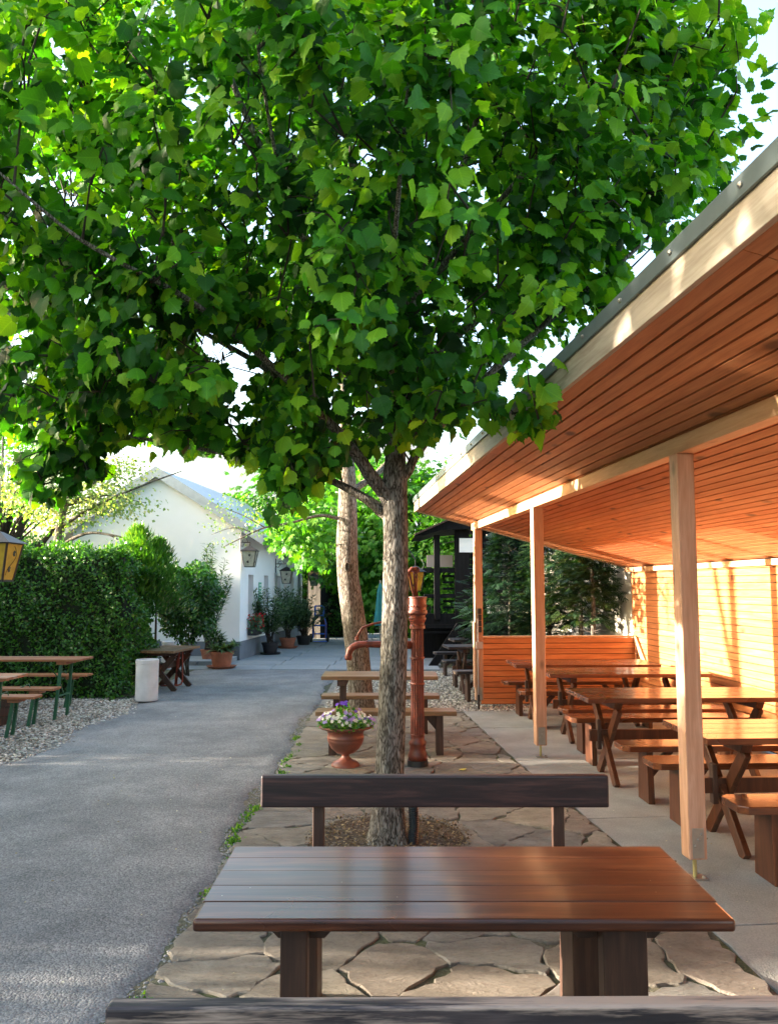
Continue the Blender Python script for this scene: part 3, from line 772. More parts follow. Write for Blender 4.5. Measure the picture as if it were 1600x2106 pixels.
# middle table and its benches
mt = empty('plank_table', (-.10, 9.0, 0)); tag(mt, 'weathered plank table with a mossy top behind the flower urn and the big trunk', 'table')
for k in range(3): MB().box(-.62, .62, -.27+k*.18+.002, -.09+k*.18-.002, .71, .75).build('plank', M['old_table'], mt, bevel=.005)
for x in (-.40, .40):
    MB().box(x-.05, x+.05, -.24, .24, .645, .709).build('cross_cleat', M['old_leg'], mt, bevel=.004)
    MB().box(x-.035, x+.035, -.045, .045, .05, .644).build('leg', M['old_leg'], mt, bevel=.004)
    MB().box(x-.04, x+.04, -.26, .26, 0, .05).build('foot', M['old_leg'], mt, bevel=.004)
def plank_bench(loc, L, label, group):
    r = empty('plank_bench', loc); tag(r, label, 'bench', group)
    MB().box(-L/2, L/2, -.13, .13, .405, .45).build('seat', M['old_table'], r, bevel=.007)
    for s in (-1, 1):
        x = s*(L/2-.17)
        MB().box(x-.035, x+.035, -.10, -.03, 0, .404).build('leg', M['old_leg'], r, bevel=.003)
        MB().box(x-.035, x+.035, .03, .10, 0, .404).build('leg', M['old_leg'], r, bevel=.003)
        MB().prism([(0, .25), (-.13*s*-1, .404), (0, .404)] if s > 0 else [(0, .25), (0, .404), (.13, .404)], lambda u, v, t: (x-s*.036-(u if s > 0 else -u), t, v), -.02, .02).build('brace', M['old_leg'], r)
    return r
gm = 'plank benches at the mossy middle table'
plank_bench((-.03, 8.42, 0), 1.42, 'nearer weathered plank bench just behind the flower urn', gm)
plank_bench((-.10, 9.62, 0), 1.36, 'farther weathered plank bench between the mossy table and the pale trunk', gm)

# dark tables right of the pump, in front of the timber gallery
DT = x_table('dark_table', 1.35, .62, .75, M['bench_worn'], M['old_leg'], 3)
DB = slab_bench('dark_bench', 1.3, .28, .45, M['bench_worn'], M['old_leg'])
gd = 'dark weathered tables by the timber gallery'; ge = 'dark weathered benches by the timber gallery'
put(DT, 'dark_table', 1.58, 13.3, .1, 'dark weathered table left of the pavilion end post, nearer one', 'table', gd)
put(DT, 'dark_table', 1.80, 15.0, .1, 'dark weathered table under the diagonal brace of the timber gallery', 'table', gd)
put(DB, 'dark_bench', 1.60, 12.35, .1, 'dark bench in front of the nearer dark table beside the pavilion end post', 'bench', ge)
put(DB, 'dark_bench', 1.55, 14.05, .1, 'dark bench with sunlit edges between the two dark tables', 'bench', ge)
put(DB, 'dark_bench', 1.5, 15.8, .1, 'dark bench behind the farther dark table under the gallery', 'bench', ge)

# beer garden sets at the left
def beer_table(L=2.2, W=.5, H=.77, top_planks=2):
    r = empty('beer_table')
    for k in range(top_planks): MB().box(-L/2, L/2, -W/2+k*W/top_planks+.002, -W/2+(k+1)*W/top_planks-.002, H-.028, H).build('plank', M['beer_wood'], r, bevel=.004)
    for s in (-1, 1):
        x = s*(L/2-.26)
        MB().box(x-.05, x+.08, -W/2+.03, W/2-.03, H-.07, H-.029).build('cleat', M['beer_wood'], r, bevel=.004)
        for q in (-1, 1):
            b = MB(); b.bar((x, q*(W/2-.07), H-.07), (x-s*.05, q*(W/2-.05), 0), .035, .035); b.build('leg', M['green_metal'], r, bevel=.002)
        b = MB(); b.bar((x-s*.02, -(W/2-.07), .3), (x-s*.02, W/2-.07, .3), .02, .02); b.build('leg_rail', M['green_metal'], r)
        b = MB(); b.tube([(x-s*.02, 0, .3), (x-s*.09, 0, .5), (x-s*.28, 0, H-.04)], .008, 6); b.build('folding_strut', M['green_metal'], r)
    return r
BT = beer_table(); BBn = beer_table(2.2, .25, .46, 1); BBn.name = 'beer_bench'
gl = 'beer garden tables on the gravel'; gk = 'beer garden benches on the gravel'
put(BT, 'beer_table', -5.05, 10.75, 0, 'brown folding beer table with green legs nearest the hedge', 'table', gl)
put(BT, 'beer_table', -4.98, 8.62, 0, 'grey-brown beer table cut by the left edge of the picture', 'table', gl)
put(BBn, 'beer_bench', -5.35, 11.72, 0, 'beer bench right against the hedge behind the beer table', 'bench', gk)
put(BBn, 'beer_bench', -5.18, 10.16, 0, 'beer bench in front of the beer table nearest the hedge', 'bench', gk)
put(BBn, 'beer_bench', -5.10, 9.42, 0, 'lowest beer bench with green legs at the left edge', 'bench', gk)

# ================================================================== WATER PUMP
def pump():
    r = empty('water_pump', (.27, 7.85, 0)); tag(r, 'red-brown cast iron hand pump with fluted column and long curved spout', 'water pump')
    MB().lathe([(.098, 0), (.098, .07)], 28).build('foot', M['black_iron'], r)
    MB().lathe([(.09, .07), (.09, .12), (.078, .15), (.074, .20), (.082, .215), (.082, .235), (.066, .26), (.066, .30), (.072, .31)], 32).build('base', M['pump'], r, smooth=True)
    b = MB(); n = 18; vs = []; fs = []
    prof = [(.066, .30), (.062, .7), (.062, .80), (.060, 1.0), (.058, 1.30)]
    for rr, z in prof:
        for k in range(n*4):
            a = 2*PI*k/(n*4); fl = (0, -.006, -.008, -.006)[k % 4]; vs.append(((rr+fl)*math.cos(a), (rr+fl)*math.sin(a), z))
    m = n*4
    for i in range(len(prof)-1): fs += [(i*m+k, i*m+(k+1) % m, (i+1)*m+(k+1) % m, (i+1)*m+k) for k in range(m)]
    b.add(vs, fs).build('fluted_column', M['pump'], r)
    for z in (.78, 1.02): MB().lathe([(.058, z-.012), (.070, z-.008), (.070, z+.008), (.058, z+.012)], 32).build('ring', M['pump'], r, smooth=True)
    MB().lathe([(.058, 1.29), (.074, 1.30), (.074, 1.325), (.064, 1.335), (.066, 1.35), (.082, 1.385), (.084, 1.40), (.076, 1.41), (.078, 1.425), (.098, 1.445), (.098, 1.47), (.090, 1.475), (.088, 1.50), (.092, 1.51), (.088, 1.53), (.088, 1.585), (.094, 1.592), (.094, 1.60), (.02, 1.605)], 36).build('head', M['pump'], r, smooth=False)
    for k in range(22):
        a = 2*PI*k/22; o = MB().lathe([(.007, 0), (.007, .004), (.002, .006)], 6).build('rivet', M['pump'], r); o.location = (.089*math.cos(a), .089*math.sin(a), 1.515); o.rotation_euler = (0, PI/2, a)
    # spout
    pts = [(-.05, 0, 1.14), (-.25, 0, 1.145), (-.48, 0, 1.15), (-.56, 0, 1.145), (-.615, 0, 1.125), (-.645, 0, 1.09), (-.655, 0, 1.05), (-.66, 0, 1.0)]
    sp_ = MB().tube(pts, [.038, .034, .031, .033, .033, .032, .030, .032], 16).build('spout', M['pump'], r, smooth=True)
    MB().tube([(-.47, 0, 1.15), (-.485, 0, 1.15)], .038, 16).build('spout_collar', M['pump'], sp_)
    MB().tube([(-.657, 0, 1.04), (-.659, 0, 1.02)], .037, 16).build('spout_collar', M['pump'], sp_)
    # yoke and lever
    MB().tube([(-.02, 0, 1.60), (-.02, 0, 1.70), (-.028, 0, 1.84)], .010, 8).build('pump_rod', M['pump'], r, smooth=True)
    MB().tube([(.0, 0, 1.60), (-.005, 0, 1.70), (.0, 0, 1.80), (-.01, 0, 1.86)], .007, 8).build('pump_rod', M['pump'], r, smooth=True)
    o = MB().lathe([(.035, -.02), (.035, .02)], 16).build('pivot', M['pump'], r, bevel=.004); o.location = (-.01, 0, 1.855); o.rotation_euler = (PI/2, 0, 0)
    MB().bar((-.03, 0, 1.6), (-.075, 0, 1.84), .02, .05).build('fulcrum', M['pump'], r, bevel=.004)
    pts = [(-.01, -.03, 1.86), (-.05, -.03, 1.87), (-.09, -.03, 1.83), (-.12, -.03, 1.72), (-.14, -.03, 1.50), (-.17, -.03, 1.40), (-.26, -.03, 1.375), (-.42, -.03, 1.345), (-.52, -.03, 1.31), (-.56, -.03, 1.25), (-.575, -.03, 1.215)]
    lv = MB().tube(pts, [.018, .02, .02, .018, .016, .015, .013, .012, .012, .012, .012], 8).build('lever', M['pump'], r, smooth=True)
    o = MB().lathe([(.018, -.015), (.018, .015)], 12).build('grip', M['pump'], lv); o.location = (-.578, -.03, 1.205)
pump()
# thin white rod standing behind the pump
o = MB().tube([(.30, 9.15, .75), (.31, 9.15, 1.33)], .006, 6).build('white_rod', M['white']); tag(o, 'thin white rod standing on the mossy table just left of the pump', 'rod')

# corrugated hose at the trunk
def hose():
    pts = []; rad = []
    n = 60
    for i in range(n+1):
        t = i/n; pts.append((.155-.015*t+ .015*math.sin(t*3), 5.50, -.01+.40*t)); rad.append(.031+(.0035 if i % 2 else -.0035))
    o = MB().tube(pts, rad, 18).build('corrugated_hose', M['hose'], smooth=False)
    tag(o, 'black corrugated drainage hose rising from the soil beside the big trunk', 'hose')
hose()

# ================================================================== URN WITH FLOWERS
def foliage(name, pos, tip, nrm, size, variants, mat, parent=None, tint=None, smooth=True):
    n = len(pos); t = tint if tint is not None else rng.uniform(0, 1, n)
    return merged(name, variants, rng.integers(0, len(variants), n), frames(pos, tip, nrm, size), mat, parent, tint=t, smooth=smooth)
def flower_mesh():
    V = [(0, 0, 0)]; F = []
    for k in range(5):
        a = 2*PI*k/5; n = len(V)
        V += [(math.cos(a-.55)*.7, math.sin(a-.55)*.7, .12), (math.cos(a)*1.0, math.sin(a)*1.0, .18), (math.cos(a+.55)*.7, math.sin(a+.55)*.7, .12)]
        F.append((0, n, n+1, n+2))
    V = np.array(V, float); A = V*0
    return V, np.array(F), A
FL = flower_mesh()
def urn():
    r = empty('flower_urn', (-.41, 7.85, 0)); tag(r, 'terracotta coloured pedestal urn planted with violet and white pansies', 'planter')
    MB().lathe([(.125, 0), (.132, .012), (.130, .035), (.118, .042), (.115, .05), (.07, .068), (.04, .095), (.033, .115), (.045, .125), (.09, .14), (.135, .18), (.165, .235), (.172, .26), (.168, .268), (.175, .275), (.172, .29), (.165, .30), (.172, .335), (.20, .355), (.245, .368), (.255, .38), (.25, .392), (.235, .388), (.20, .375), (.17, .37), (.01, .37)], 48).build('bowl', M['urn'], r, smooth=True)
    MB().lathe([(.175, .371), (.10, .385), (.01, .39)], 24).build('soil', M['soil'], r, smooth=True)
    n = 900; a = rng.uniform(0, 2*PI, n); q = np.sqrt(rng.uniform(0, 1, n))*.25; pos = np.c_[q*np.cos(a), q*np.sin(a), .38+.11*rng.uniform(0, 1, n)*(1-(q/.3)**2)+.0]
    out = np.c_[np.cos(a), np.sin(a), rng.uniform(-.3, .8, n)]
    foliage('leaves', pos, out+rand_dirs(n)*.6, np.tile((0, 0, 1.), (n, 1))+rand_dirs(n)*.6, rng.uniform(.025, .05, n), SMALL, M['hedge'], r, rng.uniform(.4, 1, n))['kind'] = 'stuff'
    k = 60; pos = np.c_[rng.normal(0, .03, k), rng.normal(0, .03, k), rng.uniform(.40, .57, k)]
    foliage('plant_stem_leaves', pos, rand_dirs(k)+(0, 0, .4), rand_dirs(k), rng.uniform(.04, .07, k), SMALL, M['hedge'], r, rng.uniform(.4, .9, k))['kind'] = 'stuff'
    for nm, mat, cnt, x0, zt in (('violet_flower', M['violet'], 16, .12, 0), ('lilac_flower', M['lilac'], 46, 0, 0), ('white_flower', M['wpetal'], 44, 0, 0)):
        me = np_mesh(nm, FL[0], FL[1], FL[2]+(0, 0, .5), True); me.materials.append(mat)
        for j in range(cnt):
            a = random.uniform(-PI*1.1, PI*.1) if random.random() < .8 else random.uniform(0, 2*PI)
            q = .27*random.uniform(.45, 1.03); z = .405+.13*(1-(q/.3)**2)*random.uniform(.6, 1.1)+random.uniform(-.01, .03)
            x, y = q*math.cos(a), q*math.sin(a)
            if nm == 'violet_flower' and j < 10: x, y, z = random.uniform(-.09, .04), -.03+random.uniform(-.03, .03), .585+.045*(x+.1)+random.uniform(-.02, .03)
            o = link('flower', me, mat, r); s = random.uniform(.015, .023); o.scale = (s, s, s)
            d = Vector((x*2.2, y*2.2-.35, .45+random.uniform(-.3, .3))); o.rotation_euler = d.to_track_quat('Z', 'Y').to_euler(); o.location = (x, y, z)
urn()

# ================================================================== TREES
def wobble_tube(b, pts, rads, n=14, sub=6, amp=.012, seed=0):
    r = random.Random(seed); P = [Vector(p) for p in pts]; out = []; rr = []
    for i in range(len(P)-1):
        p0 = P[max(i-1, 0)]; p1 = P[i]; p2 = P[i+1]; p3 = P[min(i+2, len(P)-1)]
        for k in range(sub):
            t = k/sub
            q = .5*((2*p1)+(-p0+p2)*t+(2*p0-5*p1+4*p2-p3)*t*t+(-p0+3*p1-3*p2+p3)*t**3)
            out.append(q+Vector((r.uniform(-1, 1), r.uniform(-1, 1), 0))*amp*rads[i]*4); rr.append((rads[i]+(rads[i+1]-rads[i])*t)*(1+r.uniform(-.03, .03)))
    out.append(P[-1]); rr.append(rads[-1]); b.tube(out, rr, n); return out
def dense_trunk(pts, rads, n=28, flare=.5, sub=10, seed=1, amp=.03):
    """trunk with an uneven, lobed cross-section and root flare"""
    P = [Vector(p) for p in pts]; rings = []; r = random.Random(seed); ph = [r.uniform(0, 6) for _ in range(4)]
    C_ = []
    for i in range(len(P)-1):
        p0 = P[max(i-1, 0)]; p1 = P[i]; p2 = P[i+1]; p3 = P[min(i+2, len(P)-1)]
        for k in range(sub):
            t = k/sub
            C_.append((.5*((2*p1)+(-p0+p2)*t+(2*p0-5*p1+4*p2-p3)*t*t+(-p0+3*p1-3*p2+p3)*t**3), rads[i]+(rads[i+1]-rads[i])*t))
    C_.append((P[-1], rads[-1])); vs = []; fs = []
    for c, rad in C_:
        z = c.z; f = flare*math.exp(-max(z, 0)/.13)
        for k in range(n):
            a = 2*PI*k/n
            q = 1+amp*math.sin(3*a+ph[0]+z*1.2)+amp*.8*math.sin(5*a+ph[1]-z*2)+f*(.5+.5*max(0, math.sin(4*a+ph[2])))+r.uniform(-.012, .012)
            vs.append((c.x+rad*q*math.cos(a), c.y+rad*q*math.sin(a), z))
    m = len(C_)
    for i in range(m-1): fs += [(i*n+k, i*n+(k+1) % n, (i+1)*n+(k+1) % n, (i+1)*n+k) for k in range(n)]
    return MB().add(vs, fs)

def main_tree():
    r = empty('shade_tree', (0, 0, 0)); tag(r, 'big tree with large toothed bright green leaves whose grey trunk rises behind the front bench', 'tree')
    tp = [(-.015, 5.57, -.03), (-.005, 5.57, .25), (.015, 5.56, .8), (.035, 5.56, 1.4), (.045, 5.57, 2.0), (.04, 5.58, 2.38), (.05, 5.6, 2.8), (.045, 5.62, 3.4), (.03, 5.64, 4.3), (.0, 5.66, 5.4), (-.02, 5.66, 6.6)]
    tr = [.112, .100, .092, .088, .084, .088, .058, .05, .04, .026, .01]
    dense_trunk(tp, tr, flare=.75).build('trunk', M['bark'], r, smooth=True)
    o = Vector((0, 5.57, 0))
    limbs = [
        ([(.02, 5.57, 2.26), (-.14, 5.50, 2.48), (-.42, 5.40, 2.82), (-.75, 5.3, 3.1), (-1.2, 5.2, 3.35), (-1.9, 5.1, 3.7), (-2.7, 5.0, 4.1)], [.06, .048, .034, .024, .016, .010, .005]),
        ([(.02, 5.57, 2.16), (-.13, 5.6, 2.28), (-.32, 5.65, 2.40), (-.7, 5.7, 2.55), (-1.2, 5.8, 2.66), (-1.9, 5.9, 2.8), (-2.6, 5.8, 2.9)], [.045, .036, .028, .022, .017, .012, .006]),
        ([(.05, 5.58, 2.36), (.13, 5.55, 2.50), (.3, 5.5, 2.75), (.65, 5.4, 3.1), (1.1, 5.3, 3.5), (1.7, 5.3, 4.0), (2.2, 5.3, 4.6)], [.045, .034, .028, .024, .018, .012, .006]),
        ([(.04, 5.6, 3.1), (-.25, 5.45, 3.5), (-.55, 5.3, 4.0), (-.9, 5.1, 4.7), (-1.2, 4.9, 5.4), (-1.5, 4.8, 6.2)], [.04, .034, .028, .022, .015, .008]),
        ([(.04, 5.62, 3.4), (-.1, 5.6, 3.9), (-.25, 5.6, 4.6), (-.35, 5.5, 5.4), (-.4, 5.5, 6.4)], [.034, .028, .024, .017, .008]),
        ([(.04, 5.62, 3.3), (.25, 5.5, 3.9), (.5, 5.4, 4.6), (.75, 5.3, 5.4), (.9, 5.3, 6.3)], [.034, .028, .022, .015, .008]),
        ([(.04, 5.6, 2.9), (.35, 5.8, 3.4), (.9, 6.1, 3.9), (1.5, 6.4, 4.5), (2.0, 6.6, 5.2)], [.035, .028, .02, .013, .006]),
        ([(.04, 5.6, 2.75), (-.2, 6.0, 3.2), (-.7, 6.5, 3.7), (-1.3, 7.0, 4.2), (-1.9, 7.4, 4.7)], [.035, .028, .02, .013, .006]),
        ([(.04, 5.6, 2.7), (.02, 5.3, 3.0), (.0, 4.8, 3.4), (.05, 4.2, 3.8), (.1, 3.7, 4.2)], [.034, .026, .02, .013, .006]),
        ([(-.42, 5.40, 2.82), (-.7, 5.0, 3.05), (-1.1, 4.5, 3.3), (-1.6, 4.1, 3.5), (-2.0, 3.8, 3.8)], [.028, .022, .017, .011, .005]),
        ([(.04, 5.62, 3.6), (.6, 5.2, 4.1), (1.2, 4.8, 4.7), (1.6, 4.6, 5.3)], [.026, .02, .013, .006]),
        ([(-.75, 5.3, 3.1), (-1.2, 5.3, 3.7), (-1.8, 5.2, 4.5), (-2.2, 5.1, 5.4)], [.025, .02, .013, .006]),
        ([(.0, 5.6, 3.2), (-.3, 5.0, 3.5), (-.6, 4.4, 4.0), (-.7, 4.0, 4.6)], [.026, .02, .013, .006]),
    ]
    sk_ = []
    for i, (p, q) in enumerate(limbs):
        b = MB(); out = wobble_tube(b, p, q, 10, 5, .05, i); b.build('limb', M['bark'], r, smooth=True)
        sk_ += out[3:]
    sk_ += [Vector(p) for p in tp[6:]]
    SK = np.array([tuple(q) for q in sk_])
    # leaf clusters
    cl = []
    def inside(x, y, z):
        top = ((x+.42)/2.85)**2+((y-5.6)/2.35)**2+((z-4.75)/2.55)**2
        return top
    tries = 0
    while len(cl) < 760 and tries < 90000:
        tries += 1
        x, y, z = random.uniform(-3.4, 2.7), random.uniform(3.15, 7.9), random.uniform(2.45, 7.0)
        e = inside(x, y, z)
        e2 = e+.16*math.sin(2.3*x+1)*math.sin(2.9*z)+.1*math.sin(3.1*y+z)
        if e2 > 1 or e2 < random.uniform(.1, .75): continue
        # stay clear of the roof and of the view below the crown
        xr = 1.788-.08*(y-4.925)-.81
        if x > xr-.2 and z < 3.15+ .25: continue
        if z < 2.62+.10*math.sin(x*3.1)+.12*(y-5.2)*0: continue
        if y < 4.6 and z < 2.62+(4.9-y)*.25: continue
        cl.append((x, y, z))
    # hanging sprays that dip below the crown's edge, as in the photograph
    for (u, v, Y, sc) in ((100, 1040, 5.0, 1), (60, 960, 4.9, 1), (150, 1000, 5.1, 1), (190, 960, 5.0, 1), (20, 990, 4.7, 1), (250, 940, 5.0, 1), (330, 920, 5.2, 1), (420, 930, 5.2, 1), (500, 930, 5.4, 1),
                          (600, 980, 5.0, 1), (640, 1010, 5.0, 1), (570, 1050, 4.9, 1), (660, 950, 5.2, 1), (540, 960, 5.1, 1), (700, 960, 4.9, .6), (850, 930, 5.0, 1), (900, 900, 4.9, 1), (950, 880, 4.9, 1), (1010, 890, 4.85, 1), (1075, 905, 4.8, 1),
                          (880, 840, 4.6, 1), (980, 820, 4.8, 1), (780, 900, 5.0, 1), (330, 850, 4.6, 1), (450, 850, 4.8, 1), (200, 780, 4.3, 1), (200, 860, 4.5, 1), (100, 870, 4.5, 1), (0, 880, 4.4, 1), (60, 1045, 4.9, 1), (110, 1065, 5.0, 1), (90, 1020, 4.9, 1), (150, 1035, 5.0, 1), (30, 1010, 4.8, 1), (120, 1000, 5.2, 1), (180, 990, 4.9, 1), (220, 975, 5.1, 1), (590, 1020, 4.9, 1), (620, 1050, 5.0, 1), (560, 1030, 5.0, 1), (600, 1060, 4.9, 1), (570, 1090, 4.9, 1), (650, 1020, 5.1, 1), (550, 1000, 5.1, 1), (1090, 925, 4.75, 1), (1120, 925, 4.7, 1)):
        p = D(u, v-25, Y); cl.append(tuple(p))
    # right-hand sprays against the sky
    for (u, v, Y) in ((1500, 90, 5.6), (1470, 130, 5.7), (1440, 60, 5.6), (1480, 330, 6.4), (1510, 350, 6.6), (1440, 360, 6.3), (1400, 200, 5.4), (1430, 260, 5.6), (1400, 100, 5.3), (1380, 380, 6.0), (1350, 440, 6.2), (1300, 500, 6.2), (1260, 560, 6.3), (1220, 620, 6.4), (1150, 690, 6.5), (1420, 430, 6.6), (1300, 420, 5.8), (1250, 480, 5.8), (1180, 580, 5.9)):
        cl.append(tuple(D(u, v, Y)))
    k = 0
    while k < 760:
        u, v, Y = random.uniform(-60, 1480), random.uniform(-60, 980), random.uniform(4.3, 7.6)
        if v > np.interp(u, [-60, 500, 800, 900, 1000, 1100, 1200, 1300, 1400, 1480], [930, 930, 900, 850, 770, 690, 590, 490, 390, 200])-(25 if u < 900 else 45): continue
        if u > 1400 and v < 60: continue
        p = D(u, v, Y)
        if p.z < 2.65: continue
        if p.x > 1.788-.08*(p.y-4.925)-.9 and p.z < 3.4: continue
        k += 1; cl.append(tuple(p))
    # keep a few windows of sky open
    gaps = [(300, 520, 30), (120, 370, 34), (150, 410, 28), (765, 310, 24), (700, 270, 18), (500, 735, 48), (440, 700, 34), (600, 270, 20), (490, 250, 26), (560, 740, 26), (400, 130, 14), (870, 290, 16), (945, 450, 18), (110, 70, 12), (60, 330, 14), (640, 480, 18), (330, 490, 18), (1040, 790, 30), (620, 430, 14), (380, 560, 16)]
    tw = MB(); P, T_, N_, SC, TI = [], [], [], [], []
    cl = np.array(cl); dist = np.array([np.min(np.linalg.norm(SK-c, axis=1)) for c in cl]); cl = cl[np.argsort(dist)]
    nodes = [tuple(q) for q in SK]
    for ci, (x, y, z) in enumerate(cl):
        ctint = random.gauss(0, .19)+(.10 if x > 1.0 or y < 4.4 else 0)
        c = np.array((x, y, z)); NA = np.array(nodes); d = np.linalg.norm(NA-c+np.array((0, 0, .2)), axis=1)
        j = int(np.argmin(d)); s0 = NA[j]
        mid = (s0+c)/2+np.array((0, 0, .05+.06*random.random()))+rng.normal(0, .05, 3)
        nodes.append(tuple(mid*.5+s0*.5)); nodes.append(tuple(mid*.6+c*.4))
        tw.tube([s0, (s0*.6+mid*.4), mid, (mid+c)/2+np.array((0, 0, .02)), c], [.008, .006, .005, .0035, .002], 5, cap=False)
        out = c-np.array((-.3, 5.6, 4.2)); out /= np.linalg.norm(out)+1e-6
        # leaves sit in alternating pairs along the outer twig
        k = random.randint(15, 23); dirx = c-mid; L = np.linalg.norm(dirx)+1e-6; dirx = dirx/L
        side = np.cross(dirx, (0, 0, 1)); side /= np.linalg.norm(side)+1e-6
        for i in range(k):
            t = i/k; base = c-dirx*(.42*(1-t))+rng.normal(0, .045, 3)
            sgn = 1 if i % 2 else -1
            tip = side*sgn*random.uniform(.2, .9)+dirx*random.uniform(.0, .7)+out*.45+np.array((0, 0, -random.uniform(.0, 1.0)))+rng.normal(0, .22, 3)
            n_ = np.array((0, 0, .85))+out*.45+rng.normal(0, .62, 3)+np.array((-.05, -.12, 0))
            tn = tip/np.linalg.norm(tip)
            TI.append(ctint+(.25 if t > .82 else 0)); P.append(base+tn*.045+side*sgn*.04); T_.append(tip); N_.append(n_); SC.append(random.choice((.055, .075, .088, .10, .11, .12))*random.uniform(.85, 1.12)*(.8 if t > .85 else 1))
    P = np.array(P); T_ = np.array(T_); N_ = np.array(N_); SC = np.array(SC); TI = np.array(TI)
    # sky windows
    X, Yd, Zd = P[:, 0], P[:, 1]*cp+(P[:, 2]-EYE)*sp, -P[:, 1]*sp+(P[:, 2]-EYE)*cp
    U = 800+FPX*X/Yd; V = 1053-FPX*Zd/Yd
    keep = np.ones(len(P), bool)
    for gx, gy, gr in gaps:
        e = ((U-gx)/gr)**2+((V-gy)/(gr*.8))**2+.25*np.sin(U*.13)*np.sin(V*.17); keep &= ~((e < 1.15) & (rng.uniform(0, 1, len(P)) < .93))
    # nothing below the crown's lower outline
    lim = np.interp(U, [0, 130, 200, 330, 520, 560, 640, 690, 730, 860, 960, 1130, 1160], [1075, 1060, 985, 950, 950, 1085, 1060, 985, 945, 950, 915, 915, 860])
    keep &= (V < lim-18) | (U > 1160)
    P, T_, N_, SC, U, V, Yd, TI = P[keep], T_[keep], N_[keep], SC[keep], U[keep], V[keep], Yd[keep], TI[keep]
    n = len(P)
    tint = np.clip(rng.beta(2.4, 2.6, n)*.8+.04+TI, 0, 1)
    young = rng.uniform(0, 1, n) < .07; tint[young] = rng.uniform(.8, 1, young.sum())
    which = rng.integers(0, len(LEAVES), n); Mx = frames(P, T_, N_, SC)
    # the 300 that show largest become parts of their own
    vis = (U > 5) & (U < 1595) & (V > 5) & (V < 1100)
    score = np.where(vis, SC/Yd, 0); top = np.argsort(-score)[:300]
    ml = []
    for vi, (Vv, F, A) in enumerate(LEAVES):
        row = []
        for ti in range(5):
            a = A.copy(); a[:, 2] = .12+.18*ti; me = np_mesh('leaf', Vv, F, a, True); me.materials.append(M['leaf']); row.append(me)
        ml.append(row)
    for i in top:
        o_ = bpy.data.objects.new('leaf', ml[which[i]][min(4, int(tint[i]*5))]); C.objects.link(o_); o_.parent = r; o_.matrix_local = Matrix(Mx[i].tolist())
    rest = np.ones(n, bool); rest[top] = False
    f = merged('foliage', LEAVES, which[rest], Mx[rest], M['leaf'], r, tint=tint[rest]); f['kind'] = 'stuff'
    t_ = tw.build('twigs', M['twig'], r); t_['kind'] = 'stuff'
main_tree()

def bg_tree(name, label, base, trunk, tr, crown, rad, ncl, per, size, variants, mat, bmat, limbs=(), group=None, tint=(0, 1), shell=.35, droop=.4, spread=.35, nbr=60):
    r = empty(name, base); tag(r, label, 'tree', group)
    dense_trunk(trunk, tr, n=14, flare=.3, sub=5).build('trunk', bmat, r, smooth=True)
    for i, (p, q) in enumerate(limbs):
        b = MB(); wobble_tube(b, p, q, 7, 4, .06, i+5); b.build('limb', bmat, r, smooth=True)
    c = np.array(crown); R = np.array(rad)
    d = rand_dirs(ncl); rr = rng.uniform(shell, 1, ncl)**.6; cc = c+d*R*rr[:, None]*(1+.2*np.sin(d[:, :1]*5+d[:, 2:]*4))
    n = ncl*per; pos = np.repeat(cc, per, 0)+rng.normal(0, spread, (n, 3))*(1, 1, .6)
    out = np.repeat(d, per, 0)
    tt = np.clip(rng.uniform(tint[0], tint[1], n)*.6+np.repeat(rng.uniform(tint[0], tint[1], ncl), per)*.4, 0, 1)
    f = foliage('crown', pos, out*.5+rand_dirs(n)*.7-(0, 0, droop), out*.6+rand_dirs(n)*.5+(0, 0, .7), rng.uniform(.7, 1.2, n)*size, variants, mat, r, tt); f['kind'] = 'stuff'
    b = MB()
    top = Vector(trunk[-1])
    for i in range(0, min(ncl, nbr)):
        e = Vector(cc[i]); b.tube([top*.8+Vector(trunk[-2])*.2, (top+e)/2+Vector((0, 0, .1)), e], [.03, .018, .006], 5, cap=False)
    b.build('branches', bmat, r)['kind'] = 'stuff'
    return r

